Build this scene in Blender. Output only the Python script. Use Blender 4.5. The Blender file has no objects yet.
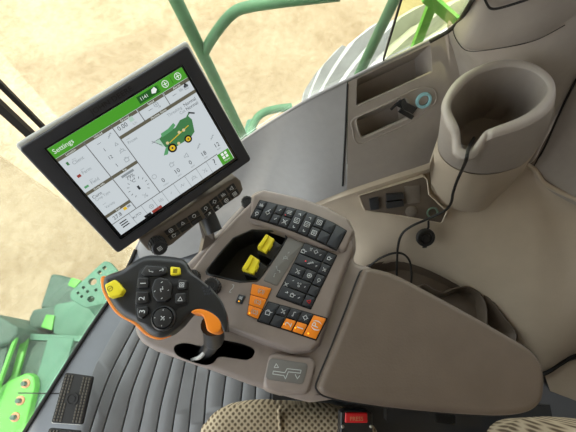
import bpy, bmesh, math, random
import numpy as np
from mathutils import Vector, Matrix
from mathutils.geometry import tessellate_polygon
R = math.radians
random.seed(7)
SC = bpy.context.scene
COL = SC.collection

# ------------------------------------------------------------------ camera, world, sun, exposure
CAM = Vector((0, 0, 1.32)); FPX = 430.0; TILT = R(20.0)
cd = bpy.data.cameras.new('camera'); cam = bpy.data.objects.new('camera', cd); COL.objects.link(cam)
cam.location = CAM; cam.rotation_euler = (TILT, 0, 0)
cd.sensor_width = 36; cd.lens = 36 * FPX / 576; cd.clip_start = 0.02
SC.camera = cam
w = bpy.data.worlds.new('sky'); SC.world = w; w.use_nodes = True
bg = w.node_tree.nodes['Background']; bg.inputs[0].default_value = (0.88, 0.94, 1.0, 1); bg.inputs[1].default_value = 2.9
sd = bpy.data.lights.new('sun', 'SUN'); sd.energy = 3.9; sd.angle = R(0.6); sd.color = (1, 0.95, 0.86)
sun = bpy.data.objects.new('sun', sd); COL.objects.link(sun)
sun.rotation_euler = Vector((0.25, -0.30, -1.0)).to_track_quat('-Z', 'Y').to_euler()
SC.view_settings.view_transform = 'Standard'; SC.view_settings.look = 'None'
SC.view_settings.exposure = 0.35; SC.view_settings.gamma = 1.0; SC.view_settings.use_curve_mapping = False
SC.cycles.use_denoising = True
SC.cycles.max_bounces = 8; SC.cycles.diffuse_bounces = 5; SC.cycles.transparent_max_bounces = 12

# ------------------------------------------------------------------ helpers: points
cT, sT = math.cos(TILT), math.sin(TILT)
def cam2w(x, y, z):                       # camera axes (x right, y up, z back) -> world direction
    return Vector((x, y * cT - z * sT, y * sT + z * cT))
def ray(px, py): return cam2w((px - 288) / FPX, -(py - 216) / FPX, -1.0)
def at(px, py, z):
    d = ray(px, py); return CAM + d * ((z - CAM.z) / d.z)
def aty(px, py, Y):
    d = ray(px, py); return CAM + d * ((Y - CAM.y) / d.y)
class Frame:
    def __init__(s, o, u, v):
        s.o = Vector(o); s.u = Vector(u).normalized(); s.n = s.u.cross(Vector(v)).normalized(); s.v = s.n.cross(s.u)
    def w(s, a, b, h=0.0): return s.o + s.u * a + s.v * b + s.n * h
    def px(s, x, y):
        d = ray(x, y); t = (s.o - CAM).dot(s.n) / d.dot(s.n); p = CAM + d * t - s.o
        return (p.dot(s.u), p.dot(s.v))
    def up(s, h): return Frame(s.w(0, 0, h), s.u, s.v)
    def pxs(s, pts): return [s.px(*p) for p in pts]
def horiz(z): return Frame((0, 0, z), (1, 0, 0), (0, 1, 0))
def area2(p): return sum(p[i][0] * p[(i + 1) % len(p)][1] - p[(i + 1) % len(p)][0] * p[i][1] for i in range(len(p))) / 2
def ccw(p): return list(p) if area2(p) > 0 else list(reversed(p))
def rounded(pts, r, n=5):                 # fillet polygon corners
    pts = ccw(pts); out = []; N = len(pts)
    for i in range(N):
        p = Vector(pts[i]).to_2d(); a = Vector(pts[i - 1]).to_2d(); b = Vector(pts[(i + 1) % N]).to_2d()
        da, db = a - p, b - p; la, lb = da.length, db.length
        if la < 1e-9 or lb < 1e-9: continue
        da /= la; db /= lb
        ang = math.acos(max(-1, min(1, da.dot(db))))
        if ang > 2.9: out.append(tuple(p)); continue
        rr = r[i] if isinstance(r, (list, tuple)) else r
        d = min(rr / max(0.05, math.tan(ang / 2)), la * .48, lb * .48)
        p0, p1 = p + da * d, p + db * d
        for k in range(n + 1):
            t = k / n; q = p0 * (1 - t) ** 2 + p * 2 * t * (1 - t) + p1 * t * t
            out.append((q.x, q.y))
    return out
def catmull(pts, n=6, closed=True):
    pts = [Vector(p) for p in pts]; N = len(pts); out = []
    rng = range(N) if closed else range(N - 1)
    for i in rng:
        g = (lambda k: pts[k % N]) if closed else (lambda k: pts[max(0, min(N - 1, k))])
        p0, p1, p2, p3 = g(i - 1), g(i), g(i + 1), g(i + 2)
        for k in range(n):
            t = k / n
            out.append(0.5 * ((2 * p1) + (p2 - p0) * t + (2 * p0 - 5 * p1 + 4 * p2 - p3) * t * t + (3 * p1 - p0 - 3 * p2 + p3) * t ** 3))
    if not closed: out.append(pts[-1])
    return out
def smooth2(pts, n=5): return ccw([(p.x, p.y) for p in catmull([(a, b, 0) for a, b in pts], n)])
def offset(pts, d):                       # inward for d>0 on a ccw polygon
    N = len(pts); out = []
    for i in range(N):
        a = Vector(pts[i - 1]).to_2d(); p = Vector(pts[i]).to_2d(); b = Vector(pts[(i + 1) % N]).to_2d()
        e1, e2 = (p - a), (b - p)
        if e1.length < 1e-9: e1 = e2
        if e2.length < 1e-9: e2 = e1
        e1.normalize(); e2.normalize()
        n1, n2 = Vector((-e1.y, e1.x)), Vector((-e2.y, e2.x)); m = n1 + n2
        if m.length < 1e-6: m = n1
        m.normalize(); k = d / max(0.45, m.dot(n1))
        out.append((p.x + m.x * k, p.y + m.y * k))
    return out

# ------------------------------------------------------------------ helpers: meshes
_txt = {}
def text_mesh(s):
    if s in _txt: return _txt[s]
    c = bpy.data.curves.new('t', 'FONT'); c.body = s; c.size = 1; c.align_x = 'CENTER'; c.align_y = 'CENTER'; c.resolution_u = 2
    o = bpy.data.objects.new('t', c); COL.objects.link(o)
    dg = bpy.context.evaluated_depsgraph_get(); me = bpy.data.meshes.new_from_object(o.evaluated_get(dg))
    r = ([tuple(v.co) for v in me.vertices], [tuple(p.vertices) for p in me.polygons])
    bpy.data.objects.remove(o); bpy.data.curves.remove(c); bpy.data.meshes.remove(me)
    _txt[s] = r; return r
def wloc(o):
    p = Vector((0, 0, 0))
    while o: p = p + o.location; o = o.parent
    return p
class MB:
    def __init__(s): s.V = []; s.F = []; s.M = []
    def add(s, V, F, m=0):
        k = len(s.V); s.V += [Vector(v) for v in V]
        for f in F: s.F.append([i + k for i in f]); s.M.append(m)
        return s
    def rings(s, loops, m=0, cap0=False, cap1=True, closed=True):
        V = [p for l in loops for p in l]; n = len(loops[0]); F = []
        for j in range(len(loops) - 1):
            for i in range(n if closed else n - 1):
                i2 = (i + 1) % n
                F.append((j * n + i, j * n + i2, (j + 1) * n + i2, (j + 1) * n + i))
        if cap0: F.append(tuple(reversed(range(n))))
        if cap1:
            k = (len(loops) - 1) * n; L = [Vector(p) for p in loops[-1]]
            nor = sum(((L[i] - L[0]).cross(L[i + 1] - L[0]) for i in range(1, n - 1)), Vector())
            for t in tessellate_polygon([L]):
                a, b, c = t
                if (L[b] - L[a]).cross(L[c] - L[a]).dot(nor) < 0: a, c = c, a
                F.append((k + a, k + b, k + c))
        return s.add(V, F, m)
    def slab(s, fr, poly, h0, h1, bev=0.0, m=0, seg=3, taper=0.0, cap0=True, dome=0.0):
        poly = ccw(poly); L = []
        L.append([fr.w(a, b, h0) for a, b in offset(poly, -taper)] if taper else [fr.w(a, b, h0) for a, b in poly])
        if bev <= 0: L.append([fr.w(a, b, h1) for a, b in poly])
        else:
            for k in range(seg + 1):
                t = k / seg * math.pi / 2
                L.append([fr.w(a, b, h1 - bev + bev * math.sin(t)) for a, b in offset(poly, bev * (1 - math.cos(t)))])
        if dome:
            ca = sum(p[0] for p in poly) / len(poly); cb = sum(p[1] for p in poly) / len(poly)
            top = offset(poly, bev)
            for k in (.85, .6, .3, .08):
                L.append([fr.w(ca + (a - ca) * k, cb + (b - cb) * k, h1 + dome * (1 - k * k)) for a, b in top])
        return s.rings(L, m, cap0=cap0)
    def strip(s, fr, pts, wd, h, m=0, closed=False):      # flat line of width wd on a frame
        P = [Vector(p).to_2d() for p in pts]
        if closed: P.append(P[0])
        for a, b in zip(P, P[1:]):
            e = b - a
            if e.length < 1e-7: continue
            e.normalize(); n = Vector((-e.y, e.x)) * wd / 2; a2, b2 = a - e * wd * .3, b + e * wd * .3
            s.add([fr.w(q.x, q.y, h) for q in (a2 - n, b2 - n, b2 + n, a2 + n)], [(0, 1, 2, 3)], m)
        return s
    def poly(s, fr, pts, h, m=0):
        pts = ccw(pts); return s.add([fr.w(a, b, h) for a, b in pts], [tuple(range(len(pts)))], m)
    def text(s, fr, t, a, b, size, ang=0.0, h=0.0003, m=0, sx=1.0):
        V, F = text_mesh(t); c, n = math.cos(ang), math.sin(ang)
        return s.add([fr.w(a + size * (x * sx * c - y * n), b + size * (x * sx * n + y * c), h) for x, y, z in V], F, m)
    def tube(s, pts, r, m=0, n=10, cap=True):
        P = [Vector(p) for p in pts]; L = []; ref = None
        for i, p in enumerate(P):
            d = (P[min(i + 1, len(P) - 1)] - P[max(i - 1, 0)]).normalized()
            if ref is None: ref = Vector((0, 0, 1)) if abs(d.z) < .9 else Vector((1, 0, 0))
            x = (ref - d * ref.dot(d)).normalized(); y = d.cross(x); ref = x
            rr = r[i] if isinstance(r, (list, tuple)) else r
            L.append([p + (x * math.cos(2 * math.pi * k / n) + y * math.sin(2 * math.pi * k / n)) * rr for k in range(n)])
        return s.rings(L, m, cap0=cap, cap1=cap)
    def bar(s, a, b, wd, th, m=0, up=(0, 0, 1)):            # rectangular bar
        a, b = Vector(a), Vector(b); d = (b - a).normalized(); u = Vector(up)
        x = d.cross(u).normalized() * wd / 2; y = x.cross(d).normalized() * th / 2
        return s.rings([[p - x - y, p + x - y, p + x + y, p - x + y] for p in (a, b)], m, cap0=True)
    def box(s, c, sx, sy, sz, m=0):
        x, y, z = c; return s.bar((x, y, z - sz / 2), (x, y, z + sz / 2), sx, sy, m, up=(0, 1, 0))
    def lathe(s, fr, a, b, prof, m=0, n=28, teeth=0, depth=0.0):
        L = []
        for r, h in prof:
            L.append([fr.w(a + (r - (depth if teeth and (k * teeth * 2 // n) % 2 else 0)) * math.cos(2 * math.pi * k / n),
                           b + (r - (depth if teeth and (k * teeth * 2 // n) % 2 else 0)) * math.sin(2 * math.pi * k / n), h) for k in range(n)])
        return s.rings(L, m, cap0=True)
    def grid(s, G, m=0, nu=6, nv=6, flip=False):             # smooth surface through a grid of points (rows of points)
        rows = [catmull(r, nu, closed=False) for r in G]
        cols = [catmull([r[i] for r in rows], nv, closed=False) for i in range(len(rows[0]))]
        nr, nc = len(cols[0]), len(cols)
        V = [cols[i][j] for j in range(nr) for i in range(nc)]
        F = []
        for j in range(nr - 1):
            for i in range(nc - 1):
                q = (j * nc + i, j * nc + i + 1, (j + 1) * nc + i + 1, (j + 1) * nc + i)
                F.append(tuple(reversed(q)) if flip else q)
        return s.add(V, F, m)
    def build(s, name, mats, parent=None, smooth=35, thick=0.0, recalc=False):
        if not isinstance(mats, (list, tuple)): mats = [mats]
        if parent: off = wloc(parent)
        else:
            xs = [v.x for v in s.V]; ys = [v.y for v in s.V]; zs = [v.z for v in s.V]
            off = Vector(((min(xs) + max(xs)) / 2, (min(ys) + max(ys)) / 2, min(zs)))
        me = bpy.data.meshes.new(name)
        me.from_pydata([tuple(v - off) for v in s.V], [], s.F)
        for m in mats: me.materials.append(m)
        me.polygons.foreach_set('material_index', s.M)
        if recalc:
            bm = bmesh.new(); bm.from_mesh(me); bmesh.ops.remove_doubles(bm, verts=bm.verts, dist=1e-6)
            bmesh.ops.recalc_face_normals(bm, faces=bm.faces); bm.to_mesh(me); bm.free()
        me.update()
        if smooth:
            me.polygons.foreach_set('use_smooth', [True] * len(me.polygons)); me.set_sharp_from_angle(angle=R(smooth))
        o = bpy.data.objects.new(name, me); COL.objects.link(o)
        if parent: o.parent = parent
        else: o.location = off
        if thick:
            md = o.modifiers.new('solid', 'SOLIDIFY'); md.thickness = thick; md.offset = -1
        return o
def thing(name, label, cat, loc, group=None):
    o = bpy.data.objects.new(name, None); COL.objects.link(o); o.location = loc; o.empty_display_size = .05
    return tag(o, label, cat, group)
def tag(o, label, cat, group=None, kind=None):
    o['label'] = label; o['category'] = cat
    if group: o['group'] = group
    if kind: o['kind'] = kind
    return o
def struct(o, label=None, cat=None):
    o['kind'] = 'structure'
    if label: o['label'] = label
    if cat: o['category'] = cat
    return o
def cut(o, *cutters):                     # subtract cutters (MB) from a mesh object and freeze the result
    tmp = []
    for c in cutters:
        q = c.build('cutter', [], None, smooth=0, recalc=True); tmp.append(q)
        md = o.modifiers.new('b', 'BOOLEAN'); md.operation = 'DIFFERENCE'; md.solver = 'EXACT'; md.object = q
    dg = bpy.context.evaluated_depsgraph_get(); me = bpy.data.meshes.new_from_object(o.evaluated_get(dg))
    o.modifiers.clear(); old = o.data; o.data = me; bpy.data.meshes.remove(old)
    me.polygons.foreach_set('use_smooth', [True] * len(me.polygons)); me.set_sharp_from_angle(angle=R(35))
    for q in tmp:
        d = q.data; bpy.data.objects.remove(q); bpy.data.meshes.remove(d)
    return o

# ------------------------------------------------------------------ materials
def lin(c): return tuple((x / 255 / 12.92) if x / 255 <= .04045 else ((x / 255 + .055) / 1.055) ** 2.4 for x in c)
def mat(name, rgb, rough=.5, spec=.5, metal=0.0, noise=0.0, nscale=60.0, bump=0.0, bscale=900.0, emit=None, estr=1.0, coat=0.0):
    m = bpy.data.materials.new(name); m.use_nodes = True; nt = m.node_tree; b = nt.nodes['Principled BSDF']
    col = (*lin(rgb), 1); b.inputs['Base Color'].default_value = col
    b.inputs['Roughness'].default_value = rough; b.inputs['Specular IOR Level'].default_value = spec; b.inputs['Metallic'].default_value = metal
    b.inputs['Coat Weight'].default_value = coat
    if emit:
        b.inputs['Emission Color'].default_value = (*lin(emit), 1); b.inputs['Emission Strength'].default_value = estr
    if noise or bump: tc = nt.nodes.new('ShaderNodeTexCoord')
    if noise:
        n = nt.nodes.new('ShaderNodeTexNoise'); n.inputs['Scale'].default_value = nscale; n.inputs['Detail'].default_value = 6
        nt.links.new(tc.outputs['Object'], n.inputs['Vector'])
        r = nt.nodes.new('ShaderNodeMapRange'); r.inputs['From Min'].default_value = .3; r.inputs['From Max'].default_value = .7
        r.inputs['To Min'].default_value = 1 - noise; r.inputs['To Max'].default_value = 1 + noise
        nt.links.new(n.outputs['Fac'], r.inputs['Value'])
        x = nt.nodes.new('ShaderNodeVectorMath'); x.operation = 'SCALE'; x.inputs[0].default_value = col[:3]
        nt.links.new(r.outputs[0], x.inputs['Scale']); nt.links.new(x.outputs[0], b.inputs['Base Color'])
    if bump:
        n2 = nt.nodes.new('ShaderNodeTexNoise'); n2.inputs['Scale'].default_value = bscale; n2.inputs['Detail'].default_value = 3
        nt.links.new(tc.outputs['Object'], n2.inputs['Vector'])
        bp = nt.nodes.new('ShaderNodeBump'); bp.inputs['Strength'].default_value = bump; bp.inputs['Distance'].default_value = .0006
        nt.links.new(n2.outputs['Fac'], bp.inputs['Height']); nt.links.new(bp.outputs[0], b.inputs['Normal'])
    return m
M = {}
M['console'] = mat('console_plastic', (136, 124, 117), .42, .5, noise=.05, bump=.25)
M['console_dk'] = mat('console_dark_plastic', (104, 94, 84), .5, .4, noise=.06, bump=.2)
M['pad'] = mat('pad_vinyl', (97, 84, 73), .5, .4, noise=.07, nscale=25, bump=.5, bscale=350)
M['panel'] = mat('side_panel_plastic', (148, 145, 143), .5, .4, noise=.03, bump=.2)
M['panel_w'] = mat('pocket_panel_plastic', (158, 148, 139), .5, .4, noise=.03, bump=.2)
M['tan'] = mat('fairing_plastic', (186, 170, 150), .55, .35, noise=.05, nscale=14, bump=.2)
M['brown'] = mat('dark_brown_plastic', (90, 78, 67), .5, .4, noise=.06)
M['black'] = mat('black_plastic', (34, 34, 36), .38, .5)
M['key'] = mat('key_rubber', (40, 43, 49), .45, .5)
M['keybase'] = mat('key_base', (22, 22, 24), .5, .4)
M['charcoal'] = mat('charcoal_plastic', (31, 32, 34), .36, .5, bump=.2)
M['emboss'] = mat('embossed_letters', (6, 6, 7), .35, .5)
M['bezel'] = mat('bezel_plastic', (48, 48, 52), .5, .4, bump=.2)
M['shell'] = mat('pale_shell', (190, 190, 184), .45, .4)
M['gloss'] = mat('glossy_surround', (14, 14, 15), .15, .6)
M['white'] = mat('printed_white', (205, 208, 210), .5, .3)
M['greyink'] = mat('printed_grey', (186, 190, 188), .5, .3)
M['orange'] = mat('orange_plastic', (236, 134, 30), .42, .4)
M['yellow'] = mat('yellow_plastic', (240, 222, 44), .45, .4, noise=.04)
M['yink'] = mat('dark_yellow_ink', (112, 98, 22), .5, .3)
M['labelplate'] = mat('grey_label', (112, 109, 105), .5, .4)
M['greyplastic'] = mat('pale_grey_plastic', (176, 175, 170), .5, .4)
M['red'] = mat('red_plastic', (200, 28, 34), .35, .5)
M['amber'] = mat('amber_lamp', (255, 190, 40), .3, .5, emit=(255, 180, 30), estr=1.0)
M['redled'] = mat('red_lamp', (220, 50, 60), .3, .5, emit=(230, 50, 60), estr=.6)
M['steel'] = mat('steel', (178, 176, 168), .35, .5, metal=.8)
M['teal'] = mat('turquoise_ring', (150, 200, 210), .3, .5)
M['tealdk'] = mat('green_ring', (92, 112, 96), .4, .5)
M['floorp'] = mat('floor_plastic', (108, 109, 113), .34, .5, noise=.05, nscale=20)
M['mat'] = mat('floor_mat_rubber', (106, 105, 105), .42, .5, noise=.08, nscale=18)
M['rubber'] = mat('black_rubber', (30, 27, 25), .6, .35)
M['pedalrub'] = mat('pedal_rubber', (78, 71, 61), .45, .4)
M['greenpaint'] = mat('green_paint', (74, 116, 82), .6, .4, noise=.15, nscale=30)
M['greenbright'] = mat('bright_green_paint', (88, 172, 62), .45, .4, noise=.12, nscale=12)
M['greendark'] = mat('dusty_dark_green_paint', (68, 92, 78), .6, .3, noise=.15, nscale=14)
M['greenteal'] = mat('dusty_teal_green_paint', (80, 122, 98), .6, .3, noise=.1, nscale=14)
M['copper'] = mat('rusty_washer', (196, 140, 98), .5, .4)
M['tyre'] = mat('dusty_tyre', (176, 177, 174), .8, .2, noise=.2, nscale=9)
M['roof'] = mat('headliner', (150, 146, 140), .8, .2)
def emis(name, rgb, s=0.72):
    m = bpy.data.materials.new(name); m.use_nodes = True; b = m.node_tree.nodes['Principled BSDF']
    b.inputs['Base Color'].default_value = (.01, .01, .01, 1); b.inputs['Roughness'].default_value = .12; b.inputs['Specular IOR Level'].default_value = .35
    b.inputs['Emission Color'].default_value = (*lin(rgb), 1); b.inputs['Emission Strength'].default_value = s; return m
S_ = {k: emis('screen_' + k, c) for k, c in dict(bg=(206, 214, 218), green=(74, 158, 40), dgreen=(30, 92, 30), olive=(98, 94, 78), line=(104, 106, 106),
      text=(52, 56, 60), soft=(140, 148, 152), wht=(238, 244, 240), mach=(66, 124, 74), mach2=(92, 160, 108), yel=(228, 188, 44), blk=(20, 20, 20), redb=(150, 60, 52),
      pale=(178, 206, 190), tile=(214, 221, 225), cream=(220, 200, 150)).items()}

def ground_mat():
    m = bpy.data.materials.new('dry_stubble_soil'); m.use_nodes = True; nt = m.node_tree; b = nt.nodes['Principled BSDF']
    tc = nt.nodes.new('ShaderNodeTexCoord')
    def noise(sc, det, rough=.6, dist=0.0):
        n = nt.nodes.new('ShaderNodeTexNoise'); n.inputs['Scale'].default_value = sc; n.inputs['Detail'].default_value = det
        n.inputs['Roughness'].default_value = rough; n.inputs['Distortion'].default_value = dist
        nt.links.new(tc.outputs['Object'], n.inputs['Vector']); return n
    a, c = noise(1.1, 4), noise(12, 9, .75, .6)
    mx = nt.nodes.new('ShaderNodeMix'); mx.data_type = 'FLOAT'; mx.inputs[0].default_value = .55
    nt.links.new(a.outputs['Fac'], mx.inputs[2]); nt.links.new(c.outputs['Fac'], mx.inputs[3])
    cr = nt.nodes.new('ShaderNodeValToRGB'); e = cr.color_ramp.elements
    e[0].position = .38; e[0].color = (*lin((142, 123, 95)), 1); e[1].position = .60; e[1].color = (*lin((172, 156, 128)), 1)
    nt.links.new(mx.outputs[0], cr.inputs[0]); nt.links.new(cr.outputs[0], b.inputs['Base Color'])
    b.inputs['Roughness'].default_value = .95; b.inputs['Specular IOR Level'].default_value = .1
    d = noise(14, 8, .7); bp = nt.nodes.new('ShaderNodeBump'); bp.inputs['Strength'].default_value = .7; bp.inputs['Distance'].default_value = .05
    nt.links.new(d.outputs['Fac'], bp.inputs['Height']); nt.links.new(bp.outputs[0], b.inputs['Normal'])
    return m
def glass_mat(name, tint, dust):
    m = bpy.data.materials.new(name); m.use_nodes = True; nt = m.node_tree
    for n in list(nt.nodes):
        if n.type == 'BSDF_PRINCIPLED': nt.nodes.remove(n)
    out = nt.nodes['Material Output']
    tr = nt.nodes.new('ShaderNodeBsdfTransparent'); tr.inputs[0].default_value = (*tint, 1)
    df = nt.nodes.new('ShaderNodeBsdfDiffuse'); df.inputs[0].default_value = (.75, .72, .62, 1)  # thin dust film, also stands in for haze and reflections washing out the view
    gl = nt.nodes.new('ShaderNodeBsdfGlossy'); gl.inputs['Roughness'].default_value = .02
    lw = nt.nodes.new('ShaderNodeFresnel'); lw.inputs[0].default_value = 1.45
    m1 = nt.nodes.new('ShaderNodeMixShader'); m1.inputs[0].default_value = dust
    nt.links.new(tr.outputs[0], m1.inputs[1]); nt.links.new(df.outputs[0], m1.inputs[2])
    sc = nt.nodes.new('ShaderNodeMath'); sc.operation = 'MULTIPLY'; sc.inputs[1].default_value = .2; nt.links.new(lw.outputs[0], sc.inputs[0])
    m2 = nt.nodes.new('ShaderNodeMixShader'); nt.links.new(sc.outputs[0], m2.inputs[0])
    nt.links.new(m1.outputs[0], m2.inputs[1]); nt.links.new(gl.outputs[0], m2.inputs[2]); nt.links.new(m2.outputs[0], out.inputs[0])
    return m
M['ground'] = ground_mat()
M['glass_side'] = glass_mat('side_glass', (.97, .98, .94), .03)
M['glass_quarter'] = glass_mat('quarter_glass', (.90, .93, .72), .03)
M['glass_front'] = glass_mat('windshield_glass', (.96, .985, .95), .07)
def fabric_mat():
    m = bpy.data.materials.new('seat_fabric'); m.use_nodes = True; nt = m.node_tree; b = nt.nodes['Principled BSDF']
    tc = nt.nodes.new('ShaderNodeTexCoord'); mp = nt.nodes.new('ShaderNodeMapping'); mp.inputs['Rotation'].default_value = (0, 0, R(45)); mp.inputs['Scale'].default_value = (128, 128, 128)
    vo = nt.nodes.new('ShaderNodeTexVoronoi'); vo.inputs['Randomness'].default_value = .12; vo.inputs['Scale'].default_value = 1; vo.voronoi_dimensions = '2D'
    nt.links.new(tc.outputs['Object'], mp.inputs[0]); nt.links.new(mp.outputs[0], vo.inputs['Vector'])
    cr = nt.nodes.new('ShaderNodeValToRGB'); e = cr.color_ramp.elements
    e[0].position = .20; e[0].color = (*lin((98, 84, 66)), 1); e[1].position = .46; e[1].color = (*lin((184, 168, 142)), 1)
    nt.links.new(vo.outputs['Distance'], cr.inputs[0]); nt.links.new(cr.outputs[0], b.inputs['Base Color'])
    bp = nt.nodes.new('ShaderNodeBump'); bp.inputs['Strength'].default_value = .6; bp.inputs['Distance'].default_value = .002
    nt.links.new(vo.outputs['Distance'], bp.inputs['Height']); nt.links.new(bp.outputs[0], b.inputs['Normal'])
    b.inputs['Roughness'].default_value = .9; b.inputs['Specular IOR Level'].default_value = .15
    return m
M['fabric'] = fabric_mat()

# ------------------------------------------------------------------ the setting
def plane_xy(z, x0, x1, y0, y1): return [(x0, y0, z), (x1, y0, z), (x1, y1, z), (x0, y1, z)]
GZ = -2.0
g = MB(); N = 40
V = [(-14 + 28 * i / N, -8 + 28 * j / N, GZ - .02) for j in range(N + 1) for i in range(N + 1)]
g.add(V, [(j * (N + 1) + i, j * (N + 1) + i + 1, (j + 1) * (N + 1) + i + 1, (j + 1) * (N + 1) + i) for j in range(N) for i in range(N)])
struct(g.build('ground', M['ground']), 'dry tan stubble field far below the cab windows', 'ground')

FRONT = [at(20, 440, 0), at(45, 400, 0), at(70, 360, 0), at(93, 325, 0), at(112, 297, 0), at(128, 268, 0), at(136, 250, 0)]
front = catmull(FRONT, 5, closed=False)
fl = [(p.x, p.y) for p in front]
fp = fl + [(.9, .80), (.98, .3), (.98, -.95), (fl[0][0] - .12, -.95), (fl[0][0] - .07, -.4)]
b = MB(); b.slab(horiz(0), fp, -.06, 0, .003)
struct(b.build('floor', M['floorp']), 'grey moulded plastic cab floor with curved front edge', 'floor')
b = MB(); b.tube([p + Vector((0, 0, .004)) for p in front], .006, n=8)
struct(b.build('trim_1', M['rubber']), 'black rubber seal along the curved front edge of the floor', 'seal')
# floor seam near the pedals
# right wall: low front panel
SILL = [(136, 250, .0), (150, 226, .08), (200, 176, .26), (245, 140.5, .38), (300, 106, .50), (347, 82, .565), (395, 58.5, .595), (440, 37, .62)]
sill = [at(*p) for p in SILL]
LOW = [(141, 262, .0), (166, 262, .0), (216, 246, .04), (262, 226, .12), (303, 208, .27), (347, 190, .33)]
mid = []
lowp = [at(*p) for p in LOW]
for i in range(6):
    m_ = sill[i] * .45 + lowp[i] * .55; mid.append(m_ + Vector((-.02, .025, -.012)) * (0, .33, .66, 1, .5, 0)[i])
wr = bpy.data.objects.new('wall_right', None); COL.objects.link(wr); wr.location = (0, .5, 0)
struct(wr, 'grey moulded side wall of the cab below the windows', 'wall')
b = MB(); b.grid([sill[:6], mid, lowp], nu=6, nv=6, flip=True)
o = b.build('front_panel', M['panel'], wr)
b = MB()                                    # outer skin below the sill
wl = [s + Vector((-.03, .09, -.16)) for s in catmull(sill, 4, closed=False)]
b.rings([wl, [Vector((p.x, p.y, -.08)) for p in wl]], 0, cap1=False, closed=False)
b.rings([[s + Vector((0, 0, 0)) for s in catmull(sill, 4, closed=False)], wl], 0, cap1=False, closed=False)
b.build('outer_skin', M['greendark'], wr)

# pocket panel: a flat sloping face with two storage pockets
A0, A1, A2 = at(347, 82, .565), at(440, 37, .62), at(345, 190, .33)
PA = Frame(A0, A1 - A0, A0 - A2)
if PA.n.dot(CAM - A0) < 0: PA = Frame(A0, A1 - A0, A2 - A0)
outer = PA.pxs([(348, 82), (395, 58.5), (440, 37), (452, 29), (470, 52), (500, 80), (480, 120), (452, 166), (437, 161), (395, 174), (347, 190)])
up_ = rounded(PA.pxs([(357, 79), (431, 44), (432.5, 72), (356, 107)]), .006)
lo_ = rounded(PA.pxs([(356, 118), (407, 96.5), (410, 117), (361, 139)]), [.012, .012, .012, .012])
def ringpoly(fr, outer, holes):
    bm = bmesh.new(); es = []
    for poly in [outer] + holes:
        vs = [bm.verts.new(fr.w(a, b_)) for a, b_ in poly]
        es += [bm.edges.new((vs[i], vs[(i + 1) % len(vs)])) for i in range(len(vs))]
    bmesh.ops.triangle_fill(bm, use_beauty=True, edges=es, normal=fr.n)
    bm.verts.index_update()
    r = ([v.co.copy() for v in bm.verts], [[v.index for v in f.verts] for f in bm.faces]); bm.free(); return r
b = MB(); V, F = ringpoly(PA, outer, [up_, lo_]); b.add(V, F, 0)
for poly, dep, sh in ((up_, .085, .012), (lo_, .06, .004)):
    c = offset(poly, .004)
    b.rings([[PA.w(a, q, 0) for a, q in poly], [PA.w(a, q, -.004) for a, q in offset(poly, .0015)], [PA.w(a, q, -dep * .45) + Vector((0, 0, -dep * .6)) for a, q in offset(poly, .006)]], 0)
b.build('pocket_panel', M['panel_w'], wr, recalc=True)
b = MB()                                    # raised lip round the lower pocket and the socket
lip = smooth2(PA.pxs([(352.5, 119), (380, 106), (412, 90), (428, 86.5), (436, 91), (436, 102), (424, 113), (412, 122), (385, 134), (362, 144), (354.5, 141), (352, 130)]), 5)
lin_ = offset(lip, .0035)
b.rings([[PA.w(a, q, .0) for a, q in lip], [PA.w(a, q, .0022) for a, q in offset(lip, .0010)], [PA.w(a, q, .0022) for a, q in offset(lip, .0026)], [PA.w(a, q, .0) for a, q in lin_]], 0, cap1=False)
b.build('pocket_lip', M['panel_w'], wr)
b = MB(); lp2 = offset(lo_, -.0035)
b.rings([[PA.w(a, q, .0) for a, q in lp2], [PA.w(a, q, .002) for a, q in offset(lp2, .0009)], [PA.w(a, q, .002) for a, q in offset(lp2, .0022)], [PA.w(a, q, .0) for a, q in offset(lp2, .0034)]], 0, cap1=False)
b.build('pocket_lip', M['panel_w'], wr)
b = MB(); b.tube([PA.w(*PA.px(347.5, 84), .0), PA.w(*PA.px(345.5, 130), .0), PA.w(*PA.px(342.5, 186), .0)], .0022, n=6)
b.build('panel_gap', M['rubber'], wr)
# corner panel behind the bucket
G = [[PA.w(*PA.px(449, 20)), at(466, 33, .652), at(500, 33, .668), at(540, 21, .712), at(575, -2, .77), at(620, -38, .83)],
     [PA.w(*PA.px(448, 32)), at(466, 49, .635), at(500, 50, .645), at(540, 38, .68), at(575, 15, .74), at(620, -20, .80)],
     [PA.w(*PA.px(460, 80)), at(485, 80, .58), at(512, 85, .60), at(552, 72, .625), at(588, 52, .65), at(632, 20, .70)],
     [PA.w(*PA.px(455, 130)), at(480, 125, .47), at(510, 125, .48), at(546, 122, .50), at(576, 79, .60), at(640, 40, .65)],
     [PA.w(*PA.px(448, 166)), at(470, 168, .36), at(500, 168, .36), at(530, 164, .385), at(545, 140, .44), at(576, 84, .58)]]
b = MB(); b.grid(G, nu=6, nv=6, flip=True); b.build('corner_panel', M['panel_w'], wr)
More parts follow.
